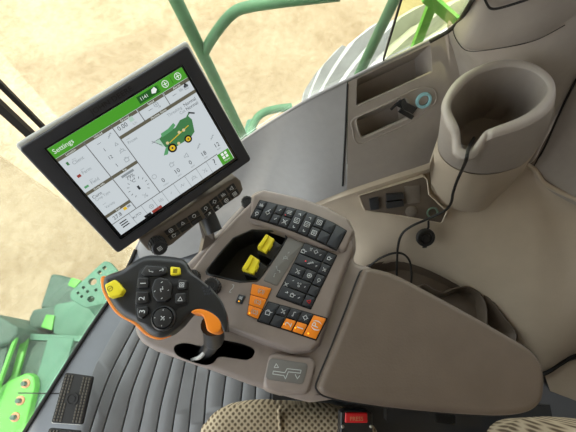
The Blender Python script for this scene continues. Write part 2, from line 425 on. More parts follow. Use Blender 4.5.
# pillar cover above it
G = [[at(489, -40, .95), at(505, -50, .95), at(530, -60, .95), at(570, -75, 1.0), at(640, -110, 1.05)],
     [at(472, -2, .76), at(486, 0, .78), at(515, -6, .80), at(560, -25, .85), at(630, -60, .90)],
     [at(456, 24, .672), at(466, 42, .672), at(495, 42, .69), at(540, 30, .725), at(620, -25, .82)],
     [at(452.5, 31, .648), at(464, 48, .648), at(495, 49, .668), at(540, 38, .702), at(620, -18, .79)]]
b = MB(); b.grid(G, nu=8, nv=6, flip=True)
b.build('pillar_cover', M['panel_w'], wr)
b = MB(); b.tube(catmull([at(452, 26, .655), at(455, 37, .652), at(462, 47.5, .650), at(471, 51.3, .652), at(492, 49.5, .668), at(520, 44.5, .69), at(540, 38.5, .705), at(565, 25, .73)], 5, closed=False), .0008, n=6)
b.build('panel_gap', M['rubber'], wr)
b = MB(); b.tube(catmull([at(484, -3, .79), at(487, 4, .78), at(491, 8.5, .775), at(500, 8, .78), at(523, 1, .80), at(535, -4, .82)], 5, closed=False), .0022, n=6)
b.build('panel_gap', M['rubber'], wr)
# window seal on the pillar
b = MB(); b.tube(catmull([at(430, 41.5, .622), at(441, 35.5, .63), at(450, 30, .645), at(459, 21, .68), at(467, 9, .73), at(475, -6, .79), at(486, -34, .92)], 5, closed=False), .0042, n=8)
b.build('window_seal', M['rubber'], wr)
b = MB(); b.tube([s + Vector((.0, .004, .001)) for s in catmull(sill, 4, closed=False)], .0035, n=8); b.build('window_seal', M['panel'], wr)

# ledge and lower fairing
LEDGE = [(298, 211, .262), (322, 200, .295), (346, 191, .325), (395, 174.5, .348), (438, 161.5, .366)]
b = MB(); le = catmull([at(*p) for p in LEDGE], 6, closed=False)
dn = [p + Vector((.002, -.010, -.004)) for p in le]; dn2 = [p + Vector((.004, -.014, -.018)) for p in le]
b.rings([[p + Vector((0, .01, .004)) for p in le], le, dn, dn2, [p + Vector((0, .02, -.03)) for p in dn2]], 0, cap1=False, closed=False)
b.build('ledge', M['tan'], wr, recalc=True)
G = [[at(285, 222, .22), at(322, 204, .285), at(346, 195, .315), at(395, 179, .335), at(437, 166, .352), at(490, 172, .35), at(529, 165, .378), at(541, 180, .375), at(576, 199, .37), at(640, 228, .38)],
     [at(290, 240, .16), at(325, 222, .225), at(352, 212, .265), at(398, 203, .285), at(442, 195, .30), at(492, 200, .305), at(532, 197, .325), at(552, 205, .32), at(585, 222, .32), at(650, 255, .33)],
     [at(300, 262, .05), at(335, 248, .10), at(362, 238, .18), at(400, 234, .215), at(446, 228, .235), at(495, 240, .235), at(538, 258, .24), at(565, 268, .24), at(600, 285, .245), at(665, 320, .2)],
     [at(310, 290, .0), at(345, 278, .05), at(372, 267, .09), at(405, 260, .098), at(450, 276, .098), at(492, 304, .095), at(520, 336, .085), at(545, 366, .06), at(580, 352, .08), at(650, 345, .11)]]
G.append([Vector((p.x, p.y, p.z - .16)) for p in G[3]])
b = MB(); b.grid(G, nu=5, nv=6, flip=True); b.build('lower_fairing', M['tan'], wr)
# rear wall: panel right of the seam and the low rear panel
wb = bpy.data.objects.new('wall_rear', None); COL.objects.link(wb); wb.location = (.8, .2, 0)
struct(wb, 'tan moulded rear corner wall of the cab behind the armrest', 'wall')
G = [[at(577, 80, .60), at(600, 60, .66), at(650, 30, .74)],
     [at(556, 122, .50), at(585, 118, .54), at(650, 100, .60)],
     [at(538, 160, .41), at(572, 172, .43), at(650, 195, .45)],
     [at(530, 165, .385), at(541, 179, .38), at(576, 197, .375)],
     ]
G[3] = [at(532, 170, .374), at(556, 195, .370), at(645, 238, .375)]
b = MB(); b.grid(G, nu=6, nv=6, flip=True); b.build('upper_panel', M['panel_w'], wb)
b = MB(); b.tube(catmull([at(590, 58, .65), at(576, 80, .603), at(560, 112, .525), at(545, 146, .447), at(534, 166, .388)], 5, closed=False), .0025, n=6); b.build('panel_gap', M['rubber'], wb)
b = MB(); bk = [at(600, 62, .66), at(578, 80, .60), at(556, 122, .50), at(538, 160, .41), at(534, 164, .40), at(532, 176, .36)]
b.rings([[p + Vector((.02 * k - .04, .02, -.035)) for p in bk] for k in (0, 4)] , 0, cap1=False, closed=False); b.build('seam_backing', M['brown'], wb)  # added strip, blocks outside light leaking through the seam
b = MB(); le = catmull([at(527, 165, .386), at(535, 170, .386), at(543, 182, .383), at(556, 190, .382), at(580, 201, .38), at(645, 231, .39)], 6, closed=False)
b.tube(le, .006, n=10); b.build('ledge', M['tan'], wb)
G = [[at(545, 376, .02), at(576, 359, .06), at(640, 350, .09)], [at(555, 410, -.02), at(590, 405, .0), at(650, 400, .02)], [at(560, 460, -.04), at(600, 460, -.04), at(660, 460, -.04)]]
b = MB(); b.grid(G, nu=5, nv=5, flip=True); b.build('low_panel', M['tan'], wb)
b = MB(); b.tube(catmull([at(520, 380, .005), at(545, 373.5, .03), at(562, 363, .055), at(580, 354, .075), at(640, 346, .10)], 5, closed=False), .006, n=6); b.build('panel_gap', M['rubber'], wb)
b = MB(); b.box((1.0, -.1, .84), .03, 1.8, 1.88); b.build('back_shell', M['roof'], wb)  # unseen rear closure, raised to full height to stop light from behind
# cab roof, out of view; overhang shaped to keep sun off the interior
b = MB(); b.slab(horiz(1.80), rounded([(-1.15, -1.0), (1.10, -1.0), (1.10, 1.05), (-1.15, .9)], .12), 0, .08, .02)
struct(b.build('ceiling', M['roof']), 'pale grey cab roof lining', 'ceiling')
b = MB(); b.box((.15, -.93, .88), 1.7, .03, 1.84); struct(b.build('wall_left', M['panel']), 'unseen full-height grey wall added on the door side to block light', 'wall')  # added in place of the door glass, keeps side light out
# corner pillar: two black posts with a strip of glass between
PX = Vector((-.419, .400, 0)); dirw = Vector((.944, .33, 0)).normalized()
pill = bpy.data.objects.new('pillar', None); COL.objects.link(pill); pill.location = PX; struct(pill, 'slim black double corner post between windscreen and side window', 'pillar')
def vpost(pxa, pya, Yd):
    d = ray(pxa, pya); k = Yd / d.y; return Vector((d.x * k, d.y * k, 0))
pa = vpost(22, 106, .400); pb = vpost(8, 113.5, .385)
b = MB(); b.bar(pa + Vector((0, 0, .03)), pa + Vector((0, 0, 1.8)), .007, .008, up=dirw); b.build('post', M['rubber'], pill)
b = MB(); b.bar(pb + Vector((0, 0, .03)), pb + Vector((0, 0, 1.8)), .013, .013, up=dirw); b.build('post', M['rubber'], pill)
# panes
def pane(pts, top, name, m, label):
    b = MB(); o_ = Vector((-.33, .944, 0)) * .002
    lo = [Vector(p) for p in pts]; hi = [Vector((p.x, p.y, 0)) + Vector(top) for p in lo]
    b.rings([[p - o_ for p in lo], [p - o_ for p in hi], [p + o_ for p in hi], [p + o_ for p in lo], [p - o_ for p in lo]], 0, cap1=False, closed=False)
    return struct(b.build(name, m, recalc=True), label, 'window')
ws = [s + Vector((.0, .012, .004)) for s in catmull(sill, 4, closed=False)]
isplit = min(range(len(ws)), key=lambda i: (ws[i] - at(390, 60, .595)).length)
front_i = next(i for i, p in enumerate(ws) if p.x > pa.x)
pane(ws[front_i:isplit + 1], (0, .02, 1.80), 'window_1', M['glass_side'], 'large clear side window above the grey front panel')
pane(ws[isplit:] + [at(452, 26, .70) + Vector((.02, .02, 0))], (0, .02, 1.80), 'window_2', M['glass_quarter'], 'yellow tinted rear side window beside the pillar cover')
pe = ws[isplit] + Vector((0, -.004, 0))
b = MB(); b.bar(pe, Vector((pe.x, pe.y + .02, 1.78)), .003, .006, up=(0, 1, 0)); struct(b.build('trim_2', M['rubber']), 'thin dark edge between the two side window panes', 'seal')
fr_ = [p + Vector((-.008, .004, .0)) for p in front]
b = MB(); top = [p + Vector((-.16, .05, 1.8)) for p in fr_]
o_ = Vector((-.003, .001, 0))
b.rings([fr_, top, [p + o_ for p in top], [p + o_ for p in fr_], fr_], 0, cap1=False, closed=False)
struct(b.build('window_3', M['glass_front'], recalc=True), 'curved windscreen rising from the front edge of the floor', 'window')

# ------------------------------------------------------------------ armrest console
ZB, ZT = .655, .672
HB, HT = horiz(ZB), horiz(ZT)
ac = thing('armrest_console', 'taupe plastic armrest console with keypads and long padded armrest', 'armrest', at(290, 320, .45))
ac.location.z = 0.0
base_px = [(133, 322), (150, 300), (170, 280), (187, 262), (209, 240), (232, 214), (255, 190), (264, 189), (300, 198), (325, 207), (346, 219), (356, 232), (357, 248), (353, 262), (380, 268), (366, 305), (348, 350), (332, 385), (340, 399), (310, 403), (283, 396), (250, 385), (215, 372), (180, 360), (155, 351), (141, 343), (135, 334)]
bp = rounded(HB.pxs(base_px), .030, 5)
b = MB(); b.slab(HB, bp, -.075, 0, .010, seg=5, taper=-.004)
hous = b.build('housing', M['console'], ac, recalc=True)
slot = smooth2(HB.pxs([(176, 345), (186, 343), (203, 346), (214, 339), (229, 341), (246, 345), (254, 350), (253, 356), (246, 360), (232, 358), (219, 357), (213, 363), (204, 365), (190, 361), (178, 356), (174, 350)]), 3)
rec_px = [(206, 273), (219, 256), (234, 239), (252, 231), (283, 232), (286, 238), (276, 254), (262, 274), (257, 280), (240, 281)]
rec = rounded(HT.pxs(rec_px), .004, 3)
plat_px = [(187, 275), (206, 250), (232, 220), (258, 194), (266, 193), (300, 201), (325, 210), (345, 221), (353, 233), (354, 247), (348, 262), (338, 290), (326, 325), (319, 344), (311, 351), (292, 352), (262, 342), (240, 333), (224, 326), (214, 312), (200, 296), (190, 286)]
plat = rounded(HT.pxs(plat_px), .010, 4)
cut(hous, MB().slab(HB, slot, -.06, .03), MB().slab(HT, rec, -.07, .03))
b = MB(); b.slab(HT, plat, -.030, 0, .007, seg=4, taper=.006)
topp = b.build('top_panel', M['console'], ac, recalc=True); cut(topp, MB().slab(HT, rec, -.05, .03))
b = MB(); b.rings([[HB.w(a, q, .0005) for a, q in slot], [HB.w(a, q, -.002) for a, q in slot], [HB.w(a, q, -.06) for a, q in offset(slot, .003)]]); b.build('lever_slot', M['rubber'], ac)
b = MB(); ro = offset(rec, -.003)
b.rings([[HT.w(a, q, 0) for a, q in ro], [HT.w(a, q, .0015) for a, q in offset(rec, -.0015)], [HT.w(a, q, .0) for a, q in rec], [HT.w(a, q, -.055) for a, q in offset(rec, .004)]]); b.build('switch_recess', M['black'], ac)
# raised flank left of the recess and rim behind the upper keypad
rim = rounded(HT.pxs([(254, 196), (264, 191.5), (300, 199.5), (326, 208.5), (347, 220.5), (353, 232), (344.5, 252), (318, 247), (289, 236), (250, 222)]), .006, 3)
b = MB(); b.slab(HT, rim, -.004, .007, .004, taper=.004); b.build('keypad_rim', M['console'], ac)
HR = horiz(ZT + .007)

# icon drawings in key coordinates (x right, y down, 0..1)
def circ(cx, cy, r, n=10, a0=0, a1=360): return [(cx + r * math.cos(R(a0 + (a1 - a0) * k / n)), cy + r * math.sin(R(a0 + (a1 - a0) * k / n))) for k in range(n + 1)]
def sq(x0, y0, x1, y1): return [(x0, y0), (x1, y0), (x1, y1), (x0, y1), (x0, y0)]
ICON = {
 'beam': [circ(.42, .5, .18, 8, 90, 270), [(.42, .32), (.42, .68)], [(.5, .36), (.72, .32)], [(.5, .5), (.72, .5)], [(.5, .64), (.72, .68)]],
 'wiper': [circ(.5, .45, .2, 10), [(.5, .65), (.38, .85)]],
 'cross': [[(.28, .28), (.72, .72)], [(.72, .28), (.28, .72)], circ(.5, .5, .12, 8)],
 'arrow': [[(.3, .55), (.7, .4)], [(.55, .3), (.7, .4), (.62, .58)]],
 'boxed': [sq(.25, .25, .75, .75), circ(.5, .5, .12, 8)],
 'up': [[(.3, .62), (.5, .38), (.7, .62)]], 'down': [[(.3, .38), (.5, .62), (.7, .38)]],
 'gear': [circ(.5, .5, .2, 10), [(.5, .2), (.5, .3)], [(.5, .7), (.5, .8)], [(.2, .5), (.3, .5)], [(.7, .5), (.8, .5)]],
 'ring': [circ(.5, .5, .22, 12)], 'fan': [circ(.5, .5, .28, 12), [(.5, .3), (.5, .7)], [(.3, .5), (.7, .5)]],
 'belt': [[(.3, .3), (.55, .5), (.35, .75)], [(.55, .5), (.72, .35)], circ(.68, .68, .08, 6)],
 'horn': [[(.28, .6), (.28, .42), (.45, .42), (.7, .25), (.7, .76), (.45, .6), (.28, .6)]],
 'bars': [[(.3, .3), (.3, .7)], [(.45, .4), (.45, .7)], [(.6, .3), (.6, .7)], [(.75, .45), (.75, .7)]],
 'unit': [sq(.2, .35, .6, .7), [(.6, .45), (.8, .35)], [(.3, .25), (.5, .25)]],
 'dots': [circ(.35, .4, .07, 6), circ(.6, .35, .07, 6), circ(.5, .65, .1, 6)],
 'auger': [[(.2, .7), (.75, .3)], [(.3, .5), (.4, .65)], [(.45, .4), (.55, .55)], [(.6, .3), (.75, .45)]],
 'dash': [[(.4, .6), (.6, .4)]], 'zig': [[(.25, .6), (.45, .35), (.55, .6), (.75, .4)]],
 'tri': [[(.5, .3), (.72, .68), (.28, .68), (.5, .3)]], 'brake': [circ(.5, .5, .18, 10), circ(.5, .5, .34, 6, 130, 230), circ(.5, .5, .34, 6, -50, 50)],
 'head': [sq(.3, .4, .7, .6), [(.2, .7), (.3, .6)], [(.8, .7), (.7, .6)], [(.5, .4), (.5, .25)]],
 'seat': [[(.35, .2), (.42, .55), (.7, .6), (.7, .8)], circ(.33, .14, .06, 6)], 'note': [[(.42, .7), (.42, .3), (.62, .25)], circ(.36, .7, .07, 6)],
}
class Band:                                  # quadrilateral strip given by two pixel polylines, addressed by (u, v)
    def __init__(s, fr, top, bot): s.fr = fr; s.t = fr.pxs(top); s.b = fr.pxs(bot)
    @staticmethod
    def _along(L, u):
        L = [Vector(p).to_2d() for p in L]; D = [0]
        for a, b in zip(L, L[1:]): D.append(D[-1] + (b - a).length)
        x = u * D[-1]
        for i in range(len(L) - 1):
            if x <= D[i + 1] or i == len(L) - 2:
                return L[i] + (L[i + 1] - L[i]) * ((x - D[i]) / (D[i + 1] - D[i]))
    def p(s, u, v):
        a, b = s._along(s.t, u), s._along(s.b, u); q = a + (b - a) * v; return (q.x, q.y)
    def rect(s, u0, u1, v0, v1, n=3):
        us = [u0 + (u1 - u0) * k / n for k in range(n + 1)]
        return [s.p(u, v0) for u in us] + [s.p(u, v1) for u in reversed(us)]
def key(parent, band, u0, u1, v0, v1, m='key', icons=(), gap=.0009, h0=-.003, h1=.0025, name='key', ink='white', lw=.0009, bev=.0009, label=None, asp=None, leds=(), texts=()):
    fr = band.fr; b = MB(); poly = offset(ccw(band.rect(u0, u1, v0, v1)), gap)
    b.slab(fr, rounded(poly, .0012, 2), h0, h1, bev, m=0, seg=2)
    lw = lw
    for ic in icons:
        nm, cu, cv, sz = ic[:4]; sz *= 1.2; rot = ic[4] if len(ic) > 4 else 0
        c = Vector(band.p(u0 + (u1 - u0) * cu, v0 + (v1 - v0) * cv))
        du = (Vector(band.p(min(1, u0 + (u1 - u0) * cu + .01), v0 + (v1 - v0) * cv)) - Vector(band.p(max(0, u0 + (u1 - u0) * cu - .01), v0 + (v1 - v0) * cv))).normalized()
        du = Matrix.Rotation(R(rot), 2) @ du; dv = Vector((du.y, -du.x))
        for L in ICON[nm]:
            b.strip(fr, [c + du * ((x - .5) * sz) + dv * ((y - .5) * sz) for x, y in L], lw, h1 + .0002, 1)
    for (tx, cu, cv, sz, rot) in texts:
        c = Vector(band.p(u0 + (u1 - u0) * cu, v0 + (v1 - v0) * cv)); b.text(fr, tx, c.x, c.y, sz, R(rot), h1 + .0002, 1)
    for (lm, cu, cv, r) in leds:
        c = band.p(u0 + (u1 - u0) * cu, v0 + (v1 - v0) * cv)
        b.poly(fr, [(c[0] + r * math.cos(k * .785), c[1] + r * math.sin(k * .785)) for k in range(8)], h1 + .0003, lm)
    o = b.build(name, [M[m], M[ink], M['amber'], M['redled']], parent)
    if label: o['label'] = label
    return o
def plate(parent, band, name, m, grow=.0012, h0=-.003, h1=.0004):
    b = MB(); b.slab(band.fr, rounded(offset(ccw(band.rect(0, 1, 0, 1, 6)), -grow), .002, 3), h0, h1, .0003, seg=2); return b.build(name, m, parent)

# upper curved keypad
B1 = Band(HR, [(260, 200.5), (285, 206.5), (304, 211.5), (328, 220), (346.5, 231)], [(251, 217.5), (275, 224.5), (297, 232.5), (318, 241.5), (336.5, 250)])
k1 = plate(ac, B1, 'keypad', M['keybase'])
K = lambda *a, **k: key(k1, B1, *a, **k)
K(0, .085, 0, .5, icons=[('bars', .5, .5, .009)]); K(0, .085, .5, 1, icons=[('wiper', .5, .5, .010)])
K(.085, .205, 0, 1, icons=[('gear', .5, .55, .011), ('dash', .55, .4, .010)])
K(.205, .305, 0, .5, icons=[('dash', .5, .5, .012)]); K(.205, .305, .5, 1, icons=[('dash', .5, .5, .012)])
K(.305, .415, 0, .5, icons=[('beam', .5, .5, .013)], leds=[(3, .25, .85, .0007)]); K(.305, .415, .5, 1, icons=[('cross', .5, .5, .013)])
K(.415, .535, 0, 1, icons=[('up', .5, .2, .008, -30), ('boxed', .5, .52, .013), ('down', .5, .84, .008, -30)])
K(.535, .65, 0, 1, icons=[('up', .5, .2, .008, -30), ('boxed', .5, .52, .013), ('down', .5, .84, .008, -30)])
K(.65, .755, 0, .5, icons=[('boxed', .5, .5, .012)]); K(.65, .755, .5, 1, icons=[('boxed', .5, .5, .012)])
K(.755, .875, 0, .5); K(.755, .875, .5, 1); K(.875, 1, 0, 1)
# main black keypad
B2 = Band(HT, [(305, 242.5), (336.5, 255.5)], [(276.5, 296.5), (310.5, 309)])
k2 = plate(ac, B2, 'keypad', M['keybase'])
K = lambda *a, **k: key(k2, B2, *a, **k)
c0, c1 = 0.0, .72
K(c0, c1, 0, .21, icons=[('unit', .14, .75, .011), ('dots', .36, .35, .008), ('gear', .58, .4, .010), ('dash', .8, .5, .008)])
K(c0, c1, .21, .40, icons=[('auger', .6, .45, .012), ('dash', .85, .5, .007)], leds=[(3, .38, .45, .0011)])
K(c0, .40, .40, .60, icons=[('belt', .5, .5, .012)]); K(.40, c1, .40, .60, icons=[('fan', .5, .5, .010)])
K(c0, c1, .60, .80, icons=[('cross', .12, .85, .010), ('dash', .3, .35, .006), ('dots', .58, .5, .012), ('dash', .82, .5, .006)])
K(c0, c1, .80, 1, icons=[('arrow', .28, .45, .008), ('unit', .55, .5, .010), ('dash', .8, .5, .008)])
K(c1, 1, 0, .21, icons=[('unit', .5, .5, .009)]); K(c1, 1, .21, .41, icons=[('belt', .5, .5, .009)]); K(c1, 1, .41, .62, icons=[('wiper', .5, .5, .009)]); K(c1, 1, .62, .80)
K(c1, 1, .80, 1, icons=[('tri', .5, .5, .011, 90)], ink='red', label='black key with a red warning triangle')
# orange and dark keypad at the lower edge
B3 = Band(HT, [(268.5, 302), (298, 310), (327, 318.5)], [(257.5, 321), (288, 330.5), (316, 340)])
k3 = plate(ac, B3, 'keypad', M['keybase'])
K = lambda *a, **k: key(k3, B3, *a, **k)
K(0, .20, 0, 1, icons=[('unit', .5, .5, .013)])
for i, ic in enumerate(('belt', 'note', 'gear')): K(.20 + i * .19, .20 + (i + 1) * .19, 0, .48, icons=[(ic, .5, .5, .011)])
K(.20, .39, .48, 1)
K(.39, .58, .48, 1, m='orange', texts=[('2', .5, .5, .014, 70)], leds=[(2, .12, .6, .0009)], label='orange key printed with a 2')
K(.58, .77, .48, 1, m='orange', texts=[('1', .55, .5, .014, 70)], leds=[(2, .15, .6, .0012)], label='orange key printed with a 1')
K(.77, 1, 0, 1, m='orange', texts=[('(P)', .5, .42, .014, 68)], leds=[(2, .3, .85, .0012)], label='tall orange parking brake key')
# orange column of three keys
B4 = Band(HT, [(252, 283.5), (272, 288.5)], [(247, 315), (258, 319.5)])
k4 = plate(ac, B4, 'keypad', M['keybase'], grow=.0003)
for v0, v1 in ((0, .36), (.36, .68), (.68, 1)):
    key(k4, B4, 0, 1, v0, v1, m='orange', ink='greyink', icons=[('brake', .55, .5, .011)], leds=[(2, .2, .75, .0011)] if v0 > .5 else [], gap=.0004, label='orange rectangular key')
# grey label strip with seat drawings, and plain printed marks
B5 = Band(HT, [(288, 237.5), (304.5, 243)], [(263, 280.5), (277, 286)])
b = MB(); b.slab(HT, rounded(B5.rect(0, 1, 0, 1), .002, 2), -.002, .0008, .0004, seg=2)
for nm, v, sz in (('seat', .70, .014), ('note', .82, .010), ('head', .42, .013), ('dash', .3, .010)):
    c = Vector(B5.p(.5, v))
    for L in ICON[nm]: b.strip(HT, [c + Vector(((x - .5) * sz, (.5 - y) * sz)) for x, y in L], .0008, .0011, 1)
b.build('label_strip', [M['labelplate'], M['greyink']], ac)
b = MB(); c = Vector(HT.px(231.5, 289))
for L in ([(-.3, .4), (-.1, .1), (.2, -.1), (.35, -.5)], [(-.3, .4), (-.05, .42)], [(.35, -.5), (.1, -.55)]):
    b.strip(HT, [c + Vector((x * .010, -y * .012)) for x, y in L], .0009, .0004)
b.build('printed_mark', M['greyink'], ac)
B6 = Band(HT, [(238.5, 293.5), (246.5, 295.5)], [(234.5, 303), (242.5, 305)])
key(ac, B6, 0, 1, 0, 1, icons=[('beam', .5, .4, .008)], leds=[(2, .45, .75, .0011)], name='indicator_button', label='small dark button with an amber lamp')
# yellow toggle switches standing in the recess
HS = horiz(ZT - .004)
for blk, yel in (([(268, 235.5), (282, 245.5), (272, 260), (257, 252)], [(257, 247.5), (266.5, 234), (274.5, 239), (266, 252.5)]), ([(253, 256.5), (267, 267), (260, 280), (243, 273)], [(241.5, 269.5), (251, 254.5), (259.5, 260), (253.5, 274)])):
    b = MB(); b.slab(HS, rounded(HS.pxs(blk), .002, 2), -.05, -.001, .001); t_ = b.build('toggle_base', M['black'], ac)
    b = MB(); H2 = horiz(ZT + .006); P = H2.pxs(yel); b.slab(H2, rounded(P, .0012, 3), -.016, 0, .0015)
    V4 = [Vector(p) for p in P]; g_ = lambda u, v: tuple(V4[0].lerp(V4[1], u).lerp(V4[3].lerp(V4[2], u), v))
    b.slab(H2, rounded([g_(.05, .02), g_(.95, .02), g_(.95, .42), g_(.05, .42)], .0008, 2), -.002, .0045, .0012)
    b.slab(H2, rounded([g_(.25, .55), g_(.70, .55), g_(.70, 1.12), g_(.25, 1.12)], .0008, 2), -.010, -.002, .0008)
    b.build('toggle', M['yellow'], t_)
# knobs
def knob(px, py, r, h, fr, teeth=18, m='black'):
    a, q = fr.px(px, py); b = MB()
    b.lathe(fr, a, q, [(r * 1.05, 0), (r * 1.05, h * .18), (r, h * .22), (r, h * .85)], n=72, teeth=teeth, depth=r * .08)
    b.lathe(fr, a, q, [(r * .92, h * .8), (r * .92, h * .92), (r * .8, h), (r * .45, h), (r * .42, h * .94), (r * .05, h * .94)], n=36)
    return b.build('knob', M[m], ac)
knob(213, 287, .0125, .016, HT); knob(194.5, 277, .0095, .014, HT); knob(248, 205, .010, .02, horiz(ZB - .01), teeth=12)
# reclining plate at the front corner
HP = horiz(ZB + .006)
bump = rounded(HP.pxs([(262, 388), (270, 352), (312, 357), (316, 365), (309, 394), (280, 393)]), .012, 4)
b = MB(); b.slab(HP, bump, -.012, 0, .005, taper=.004); pb_ = b.build('plate_boss', M['console'], ac)
b = MB(); pl = rounded(HP.pxs([(265, 379), (269.5, 358), (308.5, 363.5), (303, 384.5)]), .006, 4)
b.slab(HP, pl, -.001, .0009, .0005, seg=2)
BP = Band(HP, [(269.5, 358), (308.5, 363.5)], [(265, 379), (303, 384.5)])
for L in ([(.17, .58), (.17, .72), (.46, .72), (.52, .86), (.55, .52), (.86, .5), (.86, .36), (.5, .38), (.47, .58), (.17, .58)], [(.2, .22), (.28, .38), (.17, .42), (.2, .22)], [(.74, .6), (.82, .78), (.86, .62)]):
    b.strip(HP, [BP.p(u, v) for u, v in L], .0011, .0012, 1)
b.build('label_plate', [M['labelplate'], M['greyink']], pb_)
# long arm pad
HPAD = horiz(.685)
pad_px = [(367, 267), (385, 270), (402, 276.5), (440, 296.5), (480, 318.5), (512, 337), (530, 348), (541, 360), (546, 375), (545.5, 394), (541, 405), (528, 413), (505, 416), (470, 415), (420, 411), (370, 405), (330, 397.5), (319, 390), (320, 380), (334, 346), (350, 305), (361, 275)]
padp = smooth2(HPAD.pxs(pad_px), 4)
b = MB(); b.slab(HPAD, padp, -.0285, 0, .010, seg=6)
arm = b.build('arm_pad', M['pad'], ac); arm['label'] = 'long dark taupe padded armrest cushion'
b = MB(); b.slab(horiz(.655), offset(ccw(smooth2(horiz(.655).pxs([(x, y) for x, y in pad_px]), 4)), .006), -.03, 0, .004); b.slab(horiz(.656), offset(padp, -.0028), -.012, .0006, .0003, seg=2); b.build('pad_tray', M['black'], ac)
b = MB()
for x0, x1, y0, y1, z0, z1 in ((-.05, .22, -.005, .07, .40, .63), (.0, .20, .0, .06, 0, .42)):
    b.box(((x0 + x1) / 2, (y0 + y1) / 2, (z0 + z1) / 2), x1 - x0, y1 - y0, z1 - z0)
b.build('support_bracket', M['black'], ac)
b = MB(); b.bar(at(385, 409, .60), at(478, 416, .60), .03, .02); b.bar(at(433, 417, .605), at(454, 419, .605), .014, .010, 1); b.build('slide_rail', [M['black'], M['greyplastic']], ac)
b = MB(); b.box(at(292, 391, .57), .06, .025, .04, 1); b.build('hinge_block', [M['black'], M['black']], ac)

# ------------------------------------------------------------------ control lever
ZL = .80
HL = horiz(ZL)
cl = thing('control_lever', 'black multi-button control lever with orange edge and yellow buttons', 'lever', at(205, 350, ZB - .03))
head_px = [(101, 279), (103, 275), (109, 272), (120, 268), (130, 261), (140, 255.5), (150, 253.5), (166, 254.5), (180, 257), (187, 263), (190, 270), (200, 279), (212, 289), (221, 300), (226, 312), (227, 322), (226.5, 330), (223.5, 331.5), (220.5, 325), (217, 318.5), (211.5, 313.5), (205, 310.5), (198, 309.3), (191.5, 311.5), (186, 316.5), (180, 324), (172, 331), (165, 335.5), (157, 337), (146, 333), (134, 322), (122, 316), (113, 308), (105, 295), (101, 286)]
hp = smooth2(HL.pxs(head_px), 4)
hc = [HL.px(*p) for p in [(190, 276)]][0]
bev_ = [.0028 + .0075 * max(0, min(1, (HL.px(196, 300)[0] - a) / .03)) for a, q in ccw(hp)]
b = MB(); rows = [[HL.w(a, q, -.04) for a, q in offset(ccw(hp), .003)]]; o1 = offset(ccw(hp), 1.0); base_ = ccw(hp)
for k in range(7):
    t = k / 6 * math.pi / 2
    rows.append([HL.w(p[0] + (o_1[0] - p[0]) * bv * (1 - math.cos(t)), p[1] + (o_1[1] - p[1]) * bv * (1 - math.cos(t)), -bv + bv * math.sin(t)) for p, o_1, bv in zip(base_, o1, bev_)])
b.rings(rows, 0, cap0=True); b.build('grip', M['charcoal'], cl)
HO = horiz(ZL - .016)
tr_px = [(100.5, 277), (101, 288), (104.5, 297), (112.5, 310), (121, 317.5), (133, 324), (145, 335), (157, 339.5), (166, 337.5), (170, 334), (160, 322), (145, 318), (125, 305), (113, 290), (107, 277)]
b = MB(); b.slab(HO, smooth2(HO.pxs(tr_px), 4), -.006, 0, .0025); b.build('edge_trim', M['orange'], cl)['label'] = 'thin orange trim along the lower rim'
HQ = horiz(ZL - .006)
pad2 = [(192, 313), (196, 309.8), (202, 309.3), (209, 311.5), (216, 315.5), (221.5, 321), (222.5, 327), (220, 332), (213.5, 333.5), (208, 330.5), (206, 323), (203.5, 316.5), (199, 314.5)]
b = MB(); b.slab(HQ, smooth2(HQ.pxs(pad2), 4), -.02, .006, .0022, seg=4); b.build('thumb_paddle', M['orange'], cl)['label'] = 'orange thumb paddle under the neck'
b = MB(); b.tube(catmull([at(212, 325, .775), at(214, 336, .73), at(212, 344, .69), at(206, 352, .64), at(203, 354, .60)], 5, closed=False), [.014] * 8 + [.011] * 8 + [.012] * 5, n=16); b.build('stem', M['black'], cl)
b = MB(); b.tube(catmull([at(192, 360, .64), at(200, 357, .662), at(207, 349, .675), at(211, 341, .70)], 6, closed=False), .003, n=8); b.build('cable', M['greyplastic'], cl)
def lbtn(px_poly, m, name='button', h=.004, texts=(), icons=(), ink='white', r=.002, label=None, bev=.0016, h0=-.002):
    b = MB(); P = rounded(HL.pxs(px_poly), r, 3); b.slab(HL, P, h0, h, bev)
    for tx, x, y, sz, rot in texts: a, q = HL.px(x, y); b.text(HL, tx, a, q, sz, R(rot), h + .0003, 1)
    for nm, x, y, sz, rot in icons:
        c = Vector(HL.px(x, y)); mr = Matrix.Rotation(R(rot), 2)
        for L in ICON[nm]: b.strip(HL, [c + mr @ Vector(((u - .5) * sz, (.5 - v) * sz)) for u, v in L], .0007, h + .0003, 1)
    o = b.build(name, [M[m], M[ink]], cl)
    if label: o['label'] = label
b = MB()
for i in range(3):
    for j in range(3): a, q = HL.px(203 + i * 3.1 + j * 1.2, 288 + j * 3.1 - i * .3); b.slab(HL, [(a - .0014, q - .0014), (a + .0014, q - .0014), (a + .0014, q + .0014), (a - .0014, q + .0014)], -.001, .0006, .0003, seg=1)
b.build('grip_texture', M['key'], cl)
